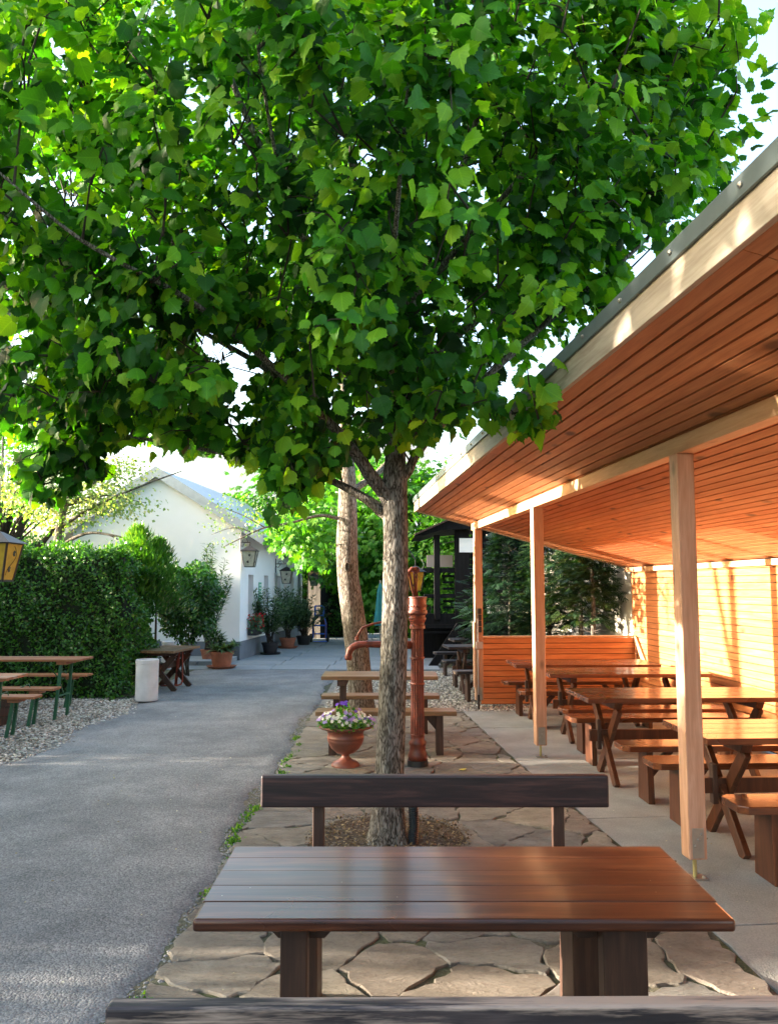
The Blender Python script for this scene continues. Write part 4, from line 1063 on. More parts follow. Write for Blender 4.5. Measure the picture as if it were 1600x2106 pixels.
# second tree: pale trunk behind the middle table
def second_tree():
    Yt = 11.4; px = [(742, 1455), (738, 1380), (731, 1300), (722, 1230), (716, 1180), (714, 1120), (715, 1060), (715, 1000), (714, 950), (712, 890), (708, 800), (700, 650)]
    hw = [26, 24, 24.5, 23, 21.5, 22, 20, 18.5, 15, 13, 11, 8]
    pts = [D(u, v, Yt) for u, v in px]; pts[0].z = -.03
    rad = [h*Yt/FPX for h in hw]
    r = empty('pale_tree', (0, 0, 0)); tag(r, 'pale leaning trunk with a knot hole and sunlit left side behind the pump spout', 'tree')
    t = dense_trunk([tuple(p) for p in pts], rad, n=26, flare=.2, sub=6, seed=4, amp=.035).build('trunk', M['bark2'], r, smooth=True)
    k = D(714, 1166, Yt-.165)
    b = MB(); n = 14
    ringp = [Vector((k.x+.028*math.cos(2*PI*i/n), k.y-.0, k.z+.06*math.sin(2*PI*i/n))) for i in range(n+1)]
    b.tube(ringp, .012, 7, cap=False); b.build('knot_rim', M['bark2'], t, smooth=True)
    o = MB().lathe([(.027, 0), (.02, .003), (.001, .003)], 14).build('knot_hole', M['bark_dark'], t); o.location = (k.x, k.y+.004, k.z); o.rotation_euler = (PI/2, 0, 0); o.scale = (1, 2, 1)
    T = lambda u, v, Y=Yt: tuple(D(u, v, Y))
    limbs = [([T(706, 1070), T(660, 1060, 11.3), T(600, 1075, 11.2), T(545, 1085, 11), T(500, 1105, 11), T(460, 1125, 11)], [.03, .022, .016, .012, .009, .005]),
             ([T(712, 1020), T(760, 985, 11.6), T(800, 950, 11.8), T(850, 880, 12)], [.05, .05, .045, .03]),
             ([T(712, 960), T(650, 930, 11), T(560, 900, 10.8), T(430, 860, 10.6)], [.04, .03, .02, .01]),
             ([T(545, 1085, 11), T(500, 1060, 11), T(460, 1045, 11)], [.010, .007, .004]),
             ([T(520, 1095, 11), T(480, 1085, 11), T(435, 1100, 11)], [.008, .006, .003])]
    for i, (p, q) in enumerate(limbs):
        b = MB(); wobble_tube(b, p, q, 7, 5, .06, i+20); b.build('limb', M['bark2'], r, smooth=True)
    # sparse pale sprays over the house corner
    P = []
    for (u, v, s, cnt) in ((455, 1045, 22, 60), (500, 1030, 25, 70), (480, 1070, 25, 60), (440, 1080, 16, 25), (530, 1060, 20, 60), (470, 1115, 14, 25), (440, 1120, 8, 10), (560, 1050, 25, 70), (520, 1090, 14, 25)):
        for _ in range(cnt): P.append(tuple(D(u+random.gauss(0, s), v+random.gauss(0, s*.6), 11+random.gauss(0, .2))))
    P = np.array(P); n = len(P)
    foliage('pale_spray', P, rand_dirs(n)-(0, 0, .4), rand_dirs(n)*.6+(0, 0, .6), rng.uniform(.03, .055, n), SMALL, M['blossom'], r, rng.uniform(.1, .75, n))['kind'] = 'stuff'
    # crown above and left, hanging maple-like leaves
    P = []
    for (u, v, s, cnt) in ((620, 1080, 35, 260), (660, 1110, 30, 200), (600, 1120, 22, 130), (570, 1080, 20, 80), (640, 1150, 22, 110), (650, 1040, 30, 150), (680, 1000, 30, 140), (780, 1010, 40, 90)):
        for _ in range(cnt): P.append(tuple(D(u+random.gauss(0, s), v+random.gauss(0, s*.6), 12.6+random.gauss(0, .5))))
    P = np.array(P); n = len(P)
    foliage('crown', P, rand_dirs(n)*.7-(0, 0, .7), rand_dirs(n)*.5+(0, -.3, .8), rng.uniform(.07, .12, n), PALM, M['maple'], r, rng.uniform(.1, .9, n))['kind'] = 'stuff'
second_tree()

bg_tree('chestnut_tree', 'bright green broad-leaved tree filling the gap behind the two trunks', (1.0, 24, 0), [(0, 0, 0), (.1, 0, 1.5), (.3, 0, 3)], [.2, .17, .12], (-.4, 0, 3.2), (2.6, 1.8, 2.3), 260, 40, .17, PALM, M['maple'], M['bark_dark'],
        limbs=[([(.2, 0, 1.2), (.6, -.3, 2.2), (1.1, -.5, 3.3), (1.7, -.6, 4.6)], [.13, .12, .10, .06])], tint=(.2, 1))
bg_tree('chestnut_tree', 'second broad-leaved tree rising behind the white house wall end', (-3.2, 30, 0), [(0, 0, 0), (0, 0, 2), (.2, 0, 4)], [.22, .2, .14], (0.4, 0, 4.2), (3.0, 2, 2.9), 220, 34, .2, PALM, M['maple'], M['bark_dark'], tint=(.0, .7))
bg_tree('bushy_tree', 'light green tree behind the timber gallery roof', (3.6, 22, 0), [(0, 0, 0), (0, 0, 2), (.1, 0, 3)], [.15, .12, .09], (-.8, 0, 3.0), (2.1, 1.5, 2.2), 170, 34, .11, ROUND, M['maple'], M['bark_dark'], tint=(.4, 1))
bg_tree('blossoming_tree', 'tree with pale yellow blossom standing behind the hedge in front of the gable', (-6.35, 15.6, 0), [(0, 0, 0), (.02, 0, 1.5), (0, 0, 2.6), (.1, 0, 3.4)], [.11, .10, .09, .06], (.35, 0, 3.6), (1.5, 1.1, .7), 110, 55, .065, ROUND, M['blossom'], M['bark2'],
        limbs=[([(0, 0, 2.45), (.6, -.2, 2.7), (1.2, -.3, 2.65), (1.9, -.4, 2.45)], [.04, .03, .02, .008]), ([(0, 0, 2.8), (.7, -.2, 3.2), (1.6, -.2, 3.6), (2.4, -.2, 3.9)], [.04, .03, .02, .01]), ([(1.0, -.25, 2.7), (1.4, -.3, 2.5), (1.9, -.4, 2.2)], [.015, .01, .005])], tint=(.3, 1), spread=.2, nbr=14)
bg_tree('dark_stem_tree', 'dark many-stemmed tree at the left edge behind the hedge', (-8.3, 17, 0), [(0, 0, 0), (.1, 0, 1.5), (.2, 0, 2.5)], [.25, .2, .16], (0, 0, 4.1), (2.2, 1.5, 1.5), 120, 30, .075, ROUND, M['maple'], M['bark_dark'],
        limbs=[([(.1, 0, 1.6), (.5, -.1, 2.6), (.9, -.1, 3.8)], [.14, .12, .07]), ([(.1, 0, 1.6), (-.3, -.1, 2.6), (-.6, -.1, 3.8)], [.12, .1, .06]), ([(.3, 0, 2.0), (1.0, -.1, 2.5), (1.4, -.1, 3.0)], [.08, .06, .03])], tint=(.3, 1), spread=.3)
bg_tree('garden_tree', 'tall tree beyond the left hedge outside the terrace', (-13, 22, 0), [(0, 0, 0), (0, 0, 2), (0, 0, 4)], [.3, .25, .2], (0, 0, 5), (3.5, 2.5, 3), 150, 26, .15, ROUND, M['maple'], M['bark_dark'], tint=(.2, .9))
# trees left of the frame; the broad one is added to shade the fascia
bg_tree('terrace_tree', 'forked tree standing left of the terrace', (-7.6, 9.4, 0), [(0, 0, 0), (0, 0, 1.6), (0, 0.05, 3.0), (0, .1, 4.2)], [.12, .11, .10, .07], (0, 0, 6.4), (2.0, 2.0, 1.6), 80, 22, .10, ROUND, M['maple'], M['bark_dark'],
        limbs=[([(0, 0, 2.7), (0, .25, 3.2), (0, .5, 4.2)], [.07, .06, .05])], tint=(.2, .9))
bg_tree('terrace_tree', 'broad unseen tree added left of the front table to shade the fascia', (-8.2, 3.0, 0), [(0, 0, 0), (0, 0, 2), (0, 0, 3.0)], [.2, .18, .15], (0, 0, 4.8), (2.0, 3.3, 1.7), 520, 28, .13, ROUND, M['maple'], M['bark_dark'], tint=(.2, .9))

# ================================================================== HEDGES AND SHRUBS
def leaf_block(pos, nrm, size, mat, parent, name, tint, var=SMALL, up=.3):
    n = len(pos)
    f = foliage(name, pos, rand_dirs(n)*.8+nrm*.5+(0, 0, up), nrm*.8+rand_dirs(n)*.6+(0, 0, .5), size, var, mat, parent, tint); f['kind'] = 'stuff'; return f
def hedge(name, label, x0, x1, y0, y1, h, n, size=.04, core=True, lump=.06, gap=None, dens=None, topvar=.05, round_=0.0):
    r = empty(name, ((x0+x1)/2, (y0+y1)/2, 0)); tag(r, label, 'hedge'); cx, cy = (x0+x1)/2, (y0+y1)/2
    ax, ay = (x1-x0)/2, (y1-y0)/2
    A = [2*ax*h, 2*ax*h, 2*ay*h, 2*ay*h, 4*ax*ay]; pr = np.array(A)/sum(A); side = rng.choice(5, n, p=pr)
    u = rng.uniform(-1, 1, n); v = rng.uniform(0, 1, n); P = np.zeros((n, 3)); N_ = np.zeros((n, 3))
    for s, (P_, q) in enumerate((((0, -1), 0), ((0, 1), 0), ((-1, 0), 1), ((1, 0), 1))):
        k = side == s
        P[k, 0] = u[k]*ax if q == 0 else P_[0]*ax; P[k, 1] = P_[1]*ay if q == 0 else u[k]*ay; P[k, 2] = v[k]*h; N_[k] = (*P_, 0)
    k = side == 4; P[k, 0] = u[k]*ax; P[k, 1] = (v[k]*2-1)*ay; P[k, 2] = h; N_[k] = (0, 0, 1)
    lumpf = lump*(np.sin(P[:, 0]*4+1)*np.sin(P[:, 2]*5+P[:, 1]*3)+.6*np.sin(P[:, 0]*11+P[:, 2]*9))
    depth = rng.exponential(.05, n)
    P += N_*(lumpf-depth)[:, None]+rng.normal(0, .015, (n, 3)); P[:, 2] += topvar*np.sin(P[:, 0]*6+P[:, 1]*3)*(P[:, 2]/h)
    if round_:                                     # soften the clipped corners
        fx = np.clip((np.abs(P[:, 0])-(ax-round_))/round_, 0, 1.3); fz = np.clip((P[:, 2]-(h-round_))/round_, 0, 1.3); fy = np.clip((np.abs(P[:, 1])-(ay-round_))/round_, 0, 1.3)
        P[:, 2] -= round_*.55*fx**2*fz; P[:, 0] -= np.sign(P[:, 0])*round_*.35*fx*(fz+fy)**2*.5; P[:, 1] -= np.sign(P[:, 1])*round_*.3*fy*fz**2
    stray = rng.uniform(0, 1, n) < .025; P[stray] += N_[stray]*rng.uniform(.03, .16, (stray.sum(), 1))
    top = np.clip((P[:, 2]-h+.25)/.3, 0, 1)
    tint = np.clip(rng.beta(2, 2.4, n)*.85+.08+top*.35*rng.uniform(0, 1, n), 0, 1)  # top leaves tinted lighter: sunlight put into the colour
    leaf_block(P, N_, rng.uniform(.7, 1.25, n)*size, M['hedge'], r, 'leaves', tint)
    if core:
        b = MB().box(-ax+.13, ax-.13, -ay+.13, ay-.13, 0, h-.13); b.build('inner_twigs', M['core'], r)['kind'] = 'stuff'
    return r
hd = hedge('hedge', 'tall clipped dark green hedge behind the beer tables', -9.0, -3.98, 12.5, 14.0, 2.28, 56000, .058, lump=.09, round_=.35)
# loose, taller shoots and a pointed conifer rising behind the hedge
def shoots(label, name, cx, cy, z0, h, rad, n, size, mat, tint, var=SLIM, cat='shrub'):
    r = empty(name, (cx, cy, 0)); tag(r, label, cat)
    z = rng.uniform(0, 1, n)**.8; a = rng.uniform(0, 2*PI, n); q = rad*(1-z)**.6*np.sqrt(rng.uniform(.1, 1, n))*(1+.4*np.sin(a*3+z*7))
    P = np.c_[q*np.cos(a), q*np.sin(a), z0+h*z]; out = np.c_[np.cos(a), np.sin(a), np.full(n, 1.0)]
    foliage('leaves', P, out+rand_dirs(n)*.4, out*(1, 1, -.3)+rand_dirs(n)*.4, rng.uniform(.7, 1.3, n)*size, var, mat, r, np.clip(rng.uniform(tint[0], tint[1], n)+z*.3, 0, 1))['kind'] = 'stuff'
    MB().tube([(0, 0, 0), (0, 0, z0+h*.85)], [.03, .008], 6).build('stem', M['twig'], r)
    return r
shoots('pointed light green conifer tip rising behind the right end of the hedge', 'pointed_shrub', D(285, 1120, 13.6).x, 13.6, 1.5, 1.15, .6, 2200, .13, M['hedge'], (.3, .8))
shoots('small pointed dark shrub between the hedge and the gable', 'pointed_shrub', D(325, 1140, 13.9).x, 13.9, 1.2, 1.25, .55, 2200, .13, M['hedge'], (.1, .5))
def loose_bush():
    r = empty('bush', (D(385, 1230, 15.6).x, 15.6, 0)); tag(r, 'loose round-leaved bush with bright top between the hedge and the potted oleander', 'shrub')
    n = 9000; d = rand_dirs(n); P = d*(.62, .6, .80)*(rng.uniform(.45, 1, n)**.5)[:, None]*(1+.15*np.sin(d[:, :1]*7+d[:, 2:]*6)) + (0, 0, 1.35)
    P[:, 2] = np.minimum(P[:, 2], 2.12+rng.normal(0, .04, n))
    k = rng.uniform(0, 1, n) < np.clip((P[:, 2]-.3)/1.0, .18, 1); P, d = P[k], d[k]; n = len(P)
    top = np.clip((P[:, 2]-1.6)/.5, 0, 1)
    leaf_block(P, d, rng.uniform(.8, 1.2, n)*.06, M['hedge'], r, 'leaves', np.clip(rng.uniform(0, .5, n)+top*.5, 0, 1), ROUND)
    b = MB()
    for _ in range(9): b.tube([(random.uniform(-.1, .1), random.uniform(-.1, .1), 0), (random.uniform(-.25, .25), random.uniform(-.2, .2), .8), (random.uniform(-.5, .5), random.uniform(-.3, .3), 1.7)], [.014, .01, .005], 5)
    b.build('stems', M['twig'], r)
loose_bush()
hedge('hedge', 'tall hedge far back behind the blue hand truck', -2.2, .6, 29.5, 30.6, 3.3, 12000, .12, lump=.2)
hedge('hedge', 'dark tall bush directly behind the blue hand truck', -2.3, -1.1, 27.0, 28.0, 2.75, 5000, .10, lump=.15)
hedge('hedge', 'dark hedge left of the timber gallery far back', .3, 3.4, 26.5, 27.5, 2.4, 9000, .10, lump=.15)
# unseen hedges added at left, shaped to keep low sun off the road
hedge('sun_screen_hedge', 'added unseen hedge blocking the low sun, near part', -10.2, -9.2, -6, 3.35, 4.3, 16000, .09, lump=.1)
hedge('sun_screen_hedge', 'sparse leaves in the light gap of the added unseen hedge', -9.9, -9.5, 3.35, 4.15, 3.0, 60, .09, core=False)
hedge('low_sun_screen', 'added unseen low hedge limiting the light through the wider gap', -9.8, -9.3, 3.36, 4.14, 1.6, 1500, .09, lump=.03)
hedge('sun_screen_hedge', 'added unseen hedge blocking the low sun, middle part', -10.2, -9.2, 4.15, 8.25, 3.05, 9000, .09, lump=.1)
hedge('low_sun_screen', 'added unseen low hedge limiting the light through the narrow gap', -9.8, -9.3, 8.26, 8.49, 1.86, 600, .09, lump=.03)
hedge('sun_screen_hedge', 'added unseen hedge blocking the low sun, far part', -10.2, -9.2, 8.5, 24, 2.95, 20000, .09, lump=.1)

# conifers behind the pavilion
def spray_mesh():
    V = [(0, 0, 0)]; F = []
    for k, (y, l) in enumerate(((.1, .35), (.3, .42), (.5, .36), (.7, .26), (.88, .14))):
        for s in (-1, 1):
            n = len(V); V += [(0, y, 0), (s*l, y+.25, -.1), (s*l*.9, y+.36, -.1), (0, y+.1, 0)]; F.append((n, n+1, n+2, n+3))
    V = np.array(V, float); A = V*0
    return V, np.array(F), A
SPRAY = [spray_mesh()]
def conifer(label, X, Y, h, rad, n, lo=.15, size=.16, tint=(0, 1)):
    r = empty('conifer', (X, Y, 0)); tag(r, label, 'conifer', 'conifers behind the pavilion')
    z = rng.uniform(lo, 1, n); a = rng.uniform(0, 2*PI, n); q = rad*np.minimum(1, (1.08-z)*1.7)*np.sqrt(rng.uniform(.15, 1, n))*(1+.25*np.sin(a*5+z*9))
    P = np.c_[q*np.cos(a), q*np.sin(a), h*z]; out = np.c_[np.cos(a), np.sin(a), np.full(n, .1)]
    foliage('foliage', P, out+rand_dirs(n)*.5-(0, 0, .25), rand_dirs(n)*.5+(0, 0, 1)+out*.4, rng.uniform(.6, 1.3, n)*size, SPRAY, M['conifer'], r, rng.uniform(*tint, n), smooth=False)['kind'] = 'stuff'
    MB().tube([(0, 0, 0), (.02, 0, h*.5), (0, 0, h*.95)], [.05, .035, .01], 8).build('trunk', M['bark2'], r, smooth=True)
    b = MB()
    for k in range(16):
        zz = h*random.uniform(lo*.6, .8); aa = random.uniform(0, 2*PI); b.tube([(0, 0, zz), (rad*.6*math.cos(aa), rad*.6*math.sin(aa), zz+.05)], [.012, .004], 5)
    b.build('branches', M['bark_dark'], r)['kind'] = 'stuff'
conifer('dark conifer left of the middle pavilion post', 2.15, 14.6, 2.9, .75, 2600, .1, tint=(0, .35))
conifer('green conifer just right of the middle pavilion post', 2.7, 13.9, 2.9, .6, 2200, .1, tint=(.1, .8))
conifer('conifer with bare lower trunk near the white garden wall', 3.05, 13.1, 2.9, .55, 1500, .38, tint=(.2, 1))
conifer('thin conifer nearest the back wall of the pavilion', 3.1, 12.5, 2.9, .40, 700, .5, tint=(.2, .9))
# garden wall continuing the pavilion's back wall
def garden_wall():
    r = empty('garden_wall', PW(XWALL+.1, 7.1), TH); tag(r, 'cream rendered garden wall behind the conifers', 'wall')
    MB().box(0, .16, 0, 9, 0, 2.35).build('wall', M['cream'], r)
    MB().box(-.03, .19, 0, 9, 2.352, 2.40).build('coping', M['concrete_far'], r, bevel=.005)
garden_wall()
o = MB().box(2.35, 5.2, 19.0, 22, 0, 3.35).build('white_shed', M['house2']); tag(o, 'plain white building corner seen above the dark conifer', 'building')

# ================================================================== HOUSE
def house():
    c = Vector((-3.39, 18.63, 0)); ang = math.atan2(-.08, 1)         # long wall runs along local +Y
    r = empty('white_house', c, ang); tag(r, 'white rendered single-storey house with gable and grey sheet-metal verge', 'house')
    Wd = 4.0; Lg = 7.6; HE = 3.10; HR = 4.35; t = .25
    # gable wall as pentagon
    MB().prism([(-Wd, .45), (0, .45), (0, HE), (-Wd/2, HR), (-Wd, HE)], lambda u, v, q: (u, q, v), 0, t).build('gable_wall', M['house'], r)
    # long wall with five openings
    wins = [(.97, .25), (2.56, .25), (4.1, .25), (5.03, .25), (5.95, .25)]
    ys = t; b = MB()
    z0, z1 = .73, 1.98
    for (cy, hw) in wins:
        b.box(-t, 0, ys, cy-hw, .45, HE); b.box(-t, 0, cy-hw, cy+hw, .45, z0); b.box(-t, 0, cy-hw, cy+hw, z1, HE); ys = cy+hw
    b.box(-t, 0, ys, Lg, .45, HE); b.build('long_wall', M['house'], r)
    MB().box(-Wd, -.004, .012, .2, 0, .452).build('plinth', M['plinth'], r); MB().box(-.26, .012, .012, Lg, 0, .45).build('plinth', M['plinth'], r)
    for cy, hw in wins:
        w_ = MB().box(-.17, -.13, cy-hw, cy+hw, z0, z1).build('window', M['wframe'], r)
        MB().box(-.129, -.125, cy-hw+.04, cy+hw-.04, z0+.04, (z0+z1)/2-.02).build('pane', M['glass'], w_)
        MB().box(-.129, -.125, cy-hw+.04, cy+hw-.04, (z0+z1)/2+.02, z1-.04).build('pane', M['glass'], w_)
        MB().box(-.12, .03, cy-hw, cy+hw, z0-.03, z0-.001).build('sill', M['wframe'], w_)
    # roof planes with overhang
    sl = (HR-HE)/(Wd/2)
    for s, nm in ((1, 'roof'), (-1, 'roof')):
        ov = .55
        xa, za = -Wd/2, HR+.10; xb, zb = (ov, HE-ov*sl+.10) if s > 0 else (-Wd-ov, HE-ov*sl+.10)
        rf = MB(); rf.prism([(xa, za), (xb, zb), (xb, zb-.10), (xa, za-.10)], lambda u, v, q: (u, q, v), -.12, Lg+.2); ro = rf.build(nm, M['roof_metal'], r)
        vb = MB(); vb.prism([(xa, za+.03), (xb, zb+.03), (xb, zb-.22), (xa, za-.22)], lambda u, v, q: (u, q, v), -.16, -.121); vb.build('verge', M['roof_metal'], ro)
    # downpipe, sign, cable, meter box, flower box
    MB().tube([(.05, 6.9, .3), (.05, 6.9, 2.9)], .045, 10).build('downpipe', M['roof_metal'], r, smooth=True)
    sg = MB().box(.003, .02, 1.72, 1.98, 1.35, 1.80).build('wall_sign', M['sign'], r)
    for k in range(5): MB().box(.021, .023, 1.76, 1.94-.03*(k % 2), 1.40+k*.08, 1.43+k*.08).build('sign_line', M['white'], sg)
    MB().tube([(-2.9, -.01, 2.35), (-3.4, -.01, 2.42), (-3.9, -.01, 2.36), (-4.3, -.01, 2.42)], .012, 6).build('wall_cable', M['wframe'], r)
    MB().box(-1.35, -1.05, -.03, -.002, 2.0, 2.06).build('wall_vent', M['black_iron'], r)
    return r
hs = house()
HOUSE_M = Matrix.Translation((-3.39, 18.63, 0)) @ Matrix.Rotation(math.atan2(-.08, 1), 4, 'Z')
def HW(x, y, z=0): return HOUSE_M @ Vector((x, y, z))
# flower box under the first window
fb = empty('flower_box', HW(.02, .97, 0), hs.rotation_euler.z); tag(fb, 'window box with red geraniums under the first window of the white house', 'flower box')
MB().box(0, .2, -.3, .3, .55, .70).build('box', M['black_plastic'], fb, bevel=.01)
n = 500; Pn = np.c_[rng.uniform(-.0, .28, n), rng.uniform(-.36, .36, n), rng.uniform(.62, 1.0, n)]
foliage('leaves', Pn, rand_dirs(n), rand_dirs(n), rng.uniform(.04, .07, n), ROUND, M['oleander'], fb, rng.uniform(0, .8, n))['kind'] = 'stuff'
n = 160; Pn = np.c_[rng.uniform(.0, .3, n), rng.uniform(-.38, .2, n), rng.uniform(.72, 1.05, n)]
foliage('flowers', Pn, rand_dirs(n), rand_dirs(n), rng.uniform(.03, .055, n), ROUND, M['redpetal'], fb)['kind'] = 'stuff'
# step along the gable
ts = empty('terrace_step', (0, 0, 0)); tag(ts, kind='structure')
for k in range(4):
    MB().box(-5.9+k*.62, -5.9+k*.62+.61, 17.35, 18.6, 0, .13).build('slab', M['concrete_far'], ts, bevel=.01)

# building behind and timber shed beyond
def far_building():
    r = empty('white_building', (-4.2, 36, 0)); tag(r, 'tall white building far behind the roof of the house', 'building')
    MB().box(-5, 6.0, 0, 6, 0, 8.2).build('wall', M['house2'], r)
    MB().box(-5.1, 6.1, -.1, 6.1, 8.201, 8.35).build('roof', M['roof_metal'], r)
    MB().box(-5, 6.0, -.03, -.001, 5.35, 5.43).build('ledge', M['wframe'], r)
    for k in range(5): MB().box(2.2+k*.28, 2.36+k*.28, -.02, -.001, 5.7, 5.95).build('window', M['wframe'], r)
far_building()
def timber_shed():
    p = HW(.15, 7.9); r = empty('timber_shed', p, -.3); tag(r, 'grey weathered timber shed beyond the end of the white house', 'shed')
    for k in range(3): MB().box(k*.14, k*.14+.134, 0, .03, 0, 2.9+random.uniform(-.02, .02)).build('board', M['shed'], r)
    MB().box(-.05, .42, .031, 2.5, 0, 2.7).build('side_wall', M['dark_timber'], r)
    b = MB(); b.prism([(-.2, 2.98), (.8, 2.75), (.8, 2.70), (-.2, 2.93)], lambda u, v, q: (u, q, v), -.25, 2.6); b.build('roof', M['roof_metal'], r)
timber_shed()

# ================================================================== TIMBER GALLERY
def gallery():
    r = empty('timber_gallery', (0, 17.5, 0)); tag(r, 'black tarred timber gallery with tiled eaves, rails and a diagonal brace beyond the pavilion', 'timber building')
    X = lambda u: D(u, 1206, 17.5).x
    Z = lambda v: D(800, v, 17.5).z
    m = M['dark_timber']
    for u0, u1, v0, v1, y in ((893, 905, 1100, 1275, 0), (936, 966, 1072, 1395, 0), (988, 1003, 1090, 1395, .2), (1060, 1072, 1090, 1395, .9)):
        MB().box(X(u0), X(u1), y, y+.2, max(0, Z(v1)), Z(v0)).build('post', m, r, bevel=.01)
    for v0, v1, u0, u1 in ((1168, 1178, 868, 936), (1222, 1230, 872, 936), (1262, 1290, 866, 1100), (1298, 1303, 866, 1100)):
        MB().box(X(u0), X(u1), .05, .13, Z(v1), Z(v0)).build('rail', m, r, bevel=.006)
    for k in range(6):
        z = Z(1252-k*13)
        MB().box(X(912), X(935), .16, .19, z, z+.05).build('slat', m, r)
    for k in range(12):
        z = Z(1245)+k*.125
        MB().box(X(967), X(1100), .22, .25, z, z+.118).build('board', m, r)
    MB().bar((X(944), -.12, Z(1285)), (X(868), -.12, Z(1400)), .12, .16).build('brace', M['dark_timber'], r, bevel=.01)
    MB().box(X(866), X(1100), .0, 1.6, Z(1292), Z(1284)).build('floor', m, r)
    b = MB(); b.prism([(X(852), Z(1103)), (X(905), Z(1080)), (X(965), Z(1052)), (X(1100), Z(1030)), (X(1100), Z(1085)), (X(965), Z(1088)), (X(905), Z(1092)), (X(870), Z(1103))], lambda u, v, q: (u, q, v), -.25, 2.0); b.build('roof', m, r)
    for k in range(9):
        u = 852+k*12; MB().bar((X(u), -.26, Z(1101-k*5.2)), (X(u+13), -.26, Z(1096-k*5.2)), .3, .03).build('tile', M['old_leg'], r)
    MB().box(X(975), X(1100), .5, .55, 0, Z(1292)).build('lower_wall', M['dark_timber'], r)
    MB().box(X(866), X(975), 1.7, 1.75, 0, Z(1292)).build('lower_wall', M['dark_timber'], r)
    # white sheet added for the sunlit wall beyond, pale panel behind the upper rail
    MB().box(X(945), X(974), -.03, -.01, Z(1136), Z(1107)).build('sunlit_wall_sheet', M['white'], r)
    MB().box(X(880), X(935), .5, .53, Z(1165), Z(1140)).build('grey_panel', M['pvc'], r)
gallery()
# teal parasol, closed
ps = empty('closed_parasol', D(782, 1290, 20)); ps.location.z = 0; tag(ps, 'closed teal parasol half hidden behind the big trunk', 'parasol')
b = MB(); vs = []; fs = []; n = 16
for i, (q, z) in enumerate(((.16, .75), (.17, .85), (.12, 1.2), (.08, 1.6), (.02, 1.78))):
    for k in range(n): a = 2*PI*k/n; s_ = q*(1 if k % 2 else .72); vs.append((s_*math.cos(a), s_*math.sin(a), z))
for i in range(4): fs += [(i*n+k, i*n+(k+1) % n, (i+1)*n+(k+1) % n, (i+1)*n+k) for k in range(n)]
b.add(vs, fs).build('canopy', M['teal'], ps); MB().tube([(0, 0, 0), (0, 0, 1.85)], .02, 8).build('pole', M['steel'], ps)
# dark cloth-covered bench / low dark box behind the trunk
# ================================================================== LANTERNS
def lantern(loc, label, pane, size=1.0, hang=None, bracket=None, cat='lantern'):
    r = empty('lantern', loc); tag(r, label, cat, 'wrought iron vine lanterns')
    w1, w0, h = .165*size, .105*size, .36*size            # half widths top and bottom
    fr = MB()
    for sx in (-1, 1):
        for sy in (-1, 1): fr.bar((sx*w1, sy*w1, 0), (sx*w0, sy*w0, -h), .018*size, .018*size)
    for q, z in ((w1, 0), (w0, -h)):
        for s in (-1, 1):
            fr.bar((-q, s*q, z), (q, s*q, z), .018*size, .018*size); fr.bar((s*q, -q, z), (s*q, q, z), .018*size, .018*size)
    fr.build('frame', M['black_iron'], r)
    MB().add([(-w1*1.22, -w1*1.22, .0), (w1*1.22, -w1*1.22, .0), (w1*1.22, w1*1.22, 0), (-w1*1.22, w1*1.22, 0), (-.03*size, -.03*size, .11*size), (.03*size, -.03*size, .11*size), (.03*size, .03*size, .11*size), (-.03*size, .03*size, .11*size)],
             [(0, 1, 5, 4), (1, 2, 6, 5), (2, 3, 7, 6), (3, 0, 4, 7), (4, 5, 6, 7), (3, 2, 1, 0)]).build('cap', M['black_iron'], r)
    for k in range(4):
        p = MB().add([(-w0+.01, -w0, -h+.01), (w0-.01, -w0, -h+.01), (w1-.012, -w1, -.01), (-w1+.012, -w1, -.01)], [(0, 1, 2, 3)]).build('pane', pane, r); p.rotation_euler = (0, 0, k*PI/2)
        # vine motif on each pane: grapes and a leaf
        for j, (gx, gz) in enumerate(((.02, -.10), (-.02, -.25))):
            b = MB(); r2 = random.Random(j)
            for q in range(7):
                a = q*.9; px_, pz_ = gx*size+.018*size*math.cos(a)*(q > 0), gz*size+.018*size*math.sin(a)*(q > 0)
                wy = -(w0+(w1-w0)*(1+pz_/h))-.004
                b.add([(px_+.014*size*math.cos(2*PI*i/6), wy, pz_+.014*size*math.sin(2*PI*i/6)) for i in range(6)], [tuple(range(6))])
            b.build('grape_motif', M['black_iron'], p)
        b = MB(); pts = [(size*(.07*math.sin(t*5)), -(w0+(w1-w0)*(1-(.03+.28*t)/.36))-.003, -size*(.03+.28*t)) for t in [i/12 for i in range(13)]]
        b.tube(pts, .0025*size, 4); b.build('vine', M['black_iron'], p)
    if hang: MB().tube([(0, 0, .10*size), (0, 0, hang)], .006, 6).build('chain', M['black_iron'], r)
    if bracket:
        b = MB(); bx, by = bracket
        b.tube([(0, 0, .1*size), (0, 0, .2*size), (bx, by, .2*size), (bx, by, .35*size), (bx, by, -.05)], .012, 6)
        b.tube([(bx*.2, by*.2, .2*size), (bx*.4, by*.4, .29*size), (bx*.7, by*.7, .27*size), (bx*.8, by*.8, .2*size)], .008, 6)
        b.tube([(bx, by, .12*size), (bx*.75, by*.75, .1*size), (bx*.55, by*.55, .2*size)], .008, 6); b.build('bracket', M['black_iron'], r)
    return r
p = D(-3, 1117, 7.8); lantern(p, 'amber glass lantern cut by the left edge of the picture above the hedge', M['amber'], 1.0, hang=1.6)
p = HW(.22, -.05, D(508, 1133, 18.5).z); lantern(p, 'wrought iron lantern on the near corner of the white house', M['clearpane'], 1.0, bracket=(-.22, 0))
p = HW(.32, 3.6, 2.0); p.z = D(584, 1174, 22.2).z; lantern(p, 'smaller looking second lantern farther along the white house wall', M['clearpane'], .95, bracket=(-.3, 0))
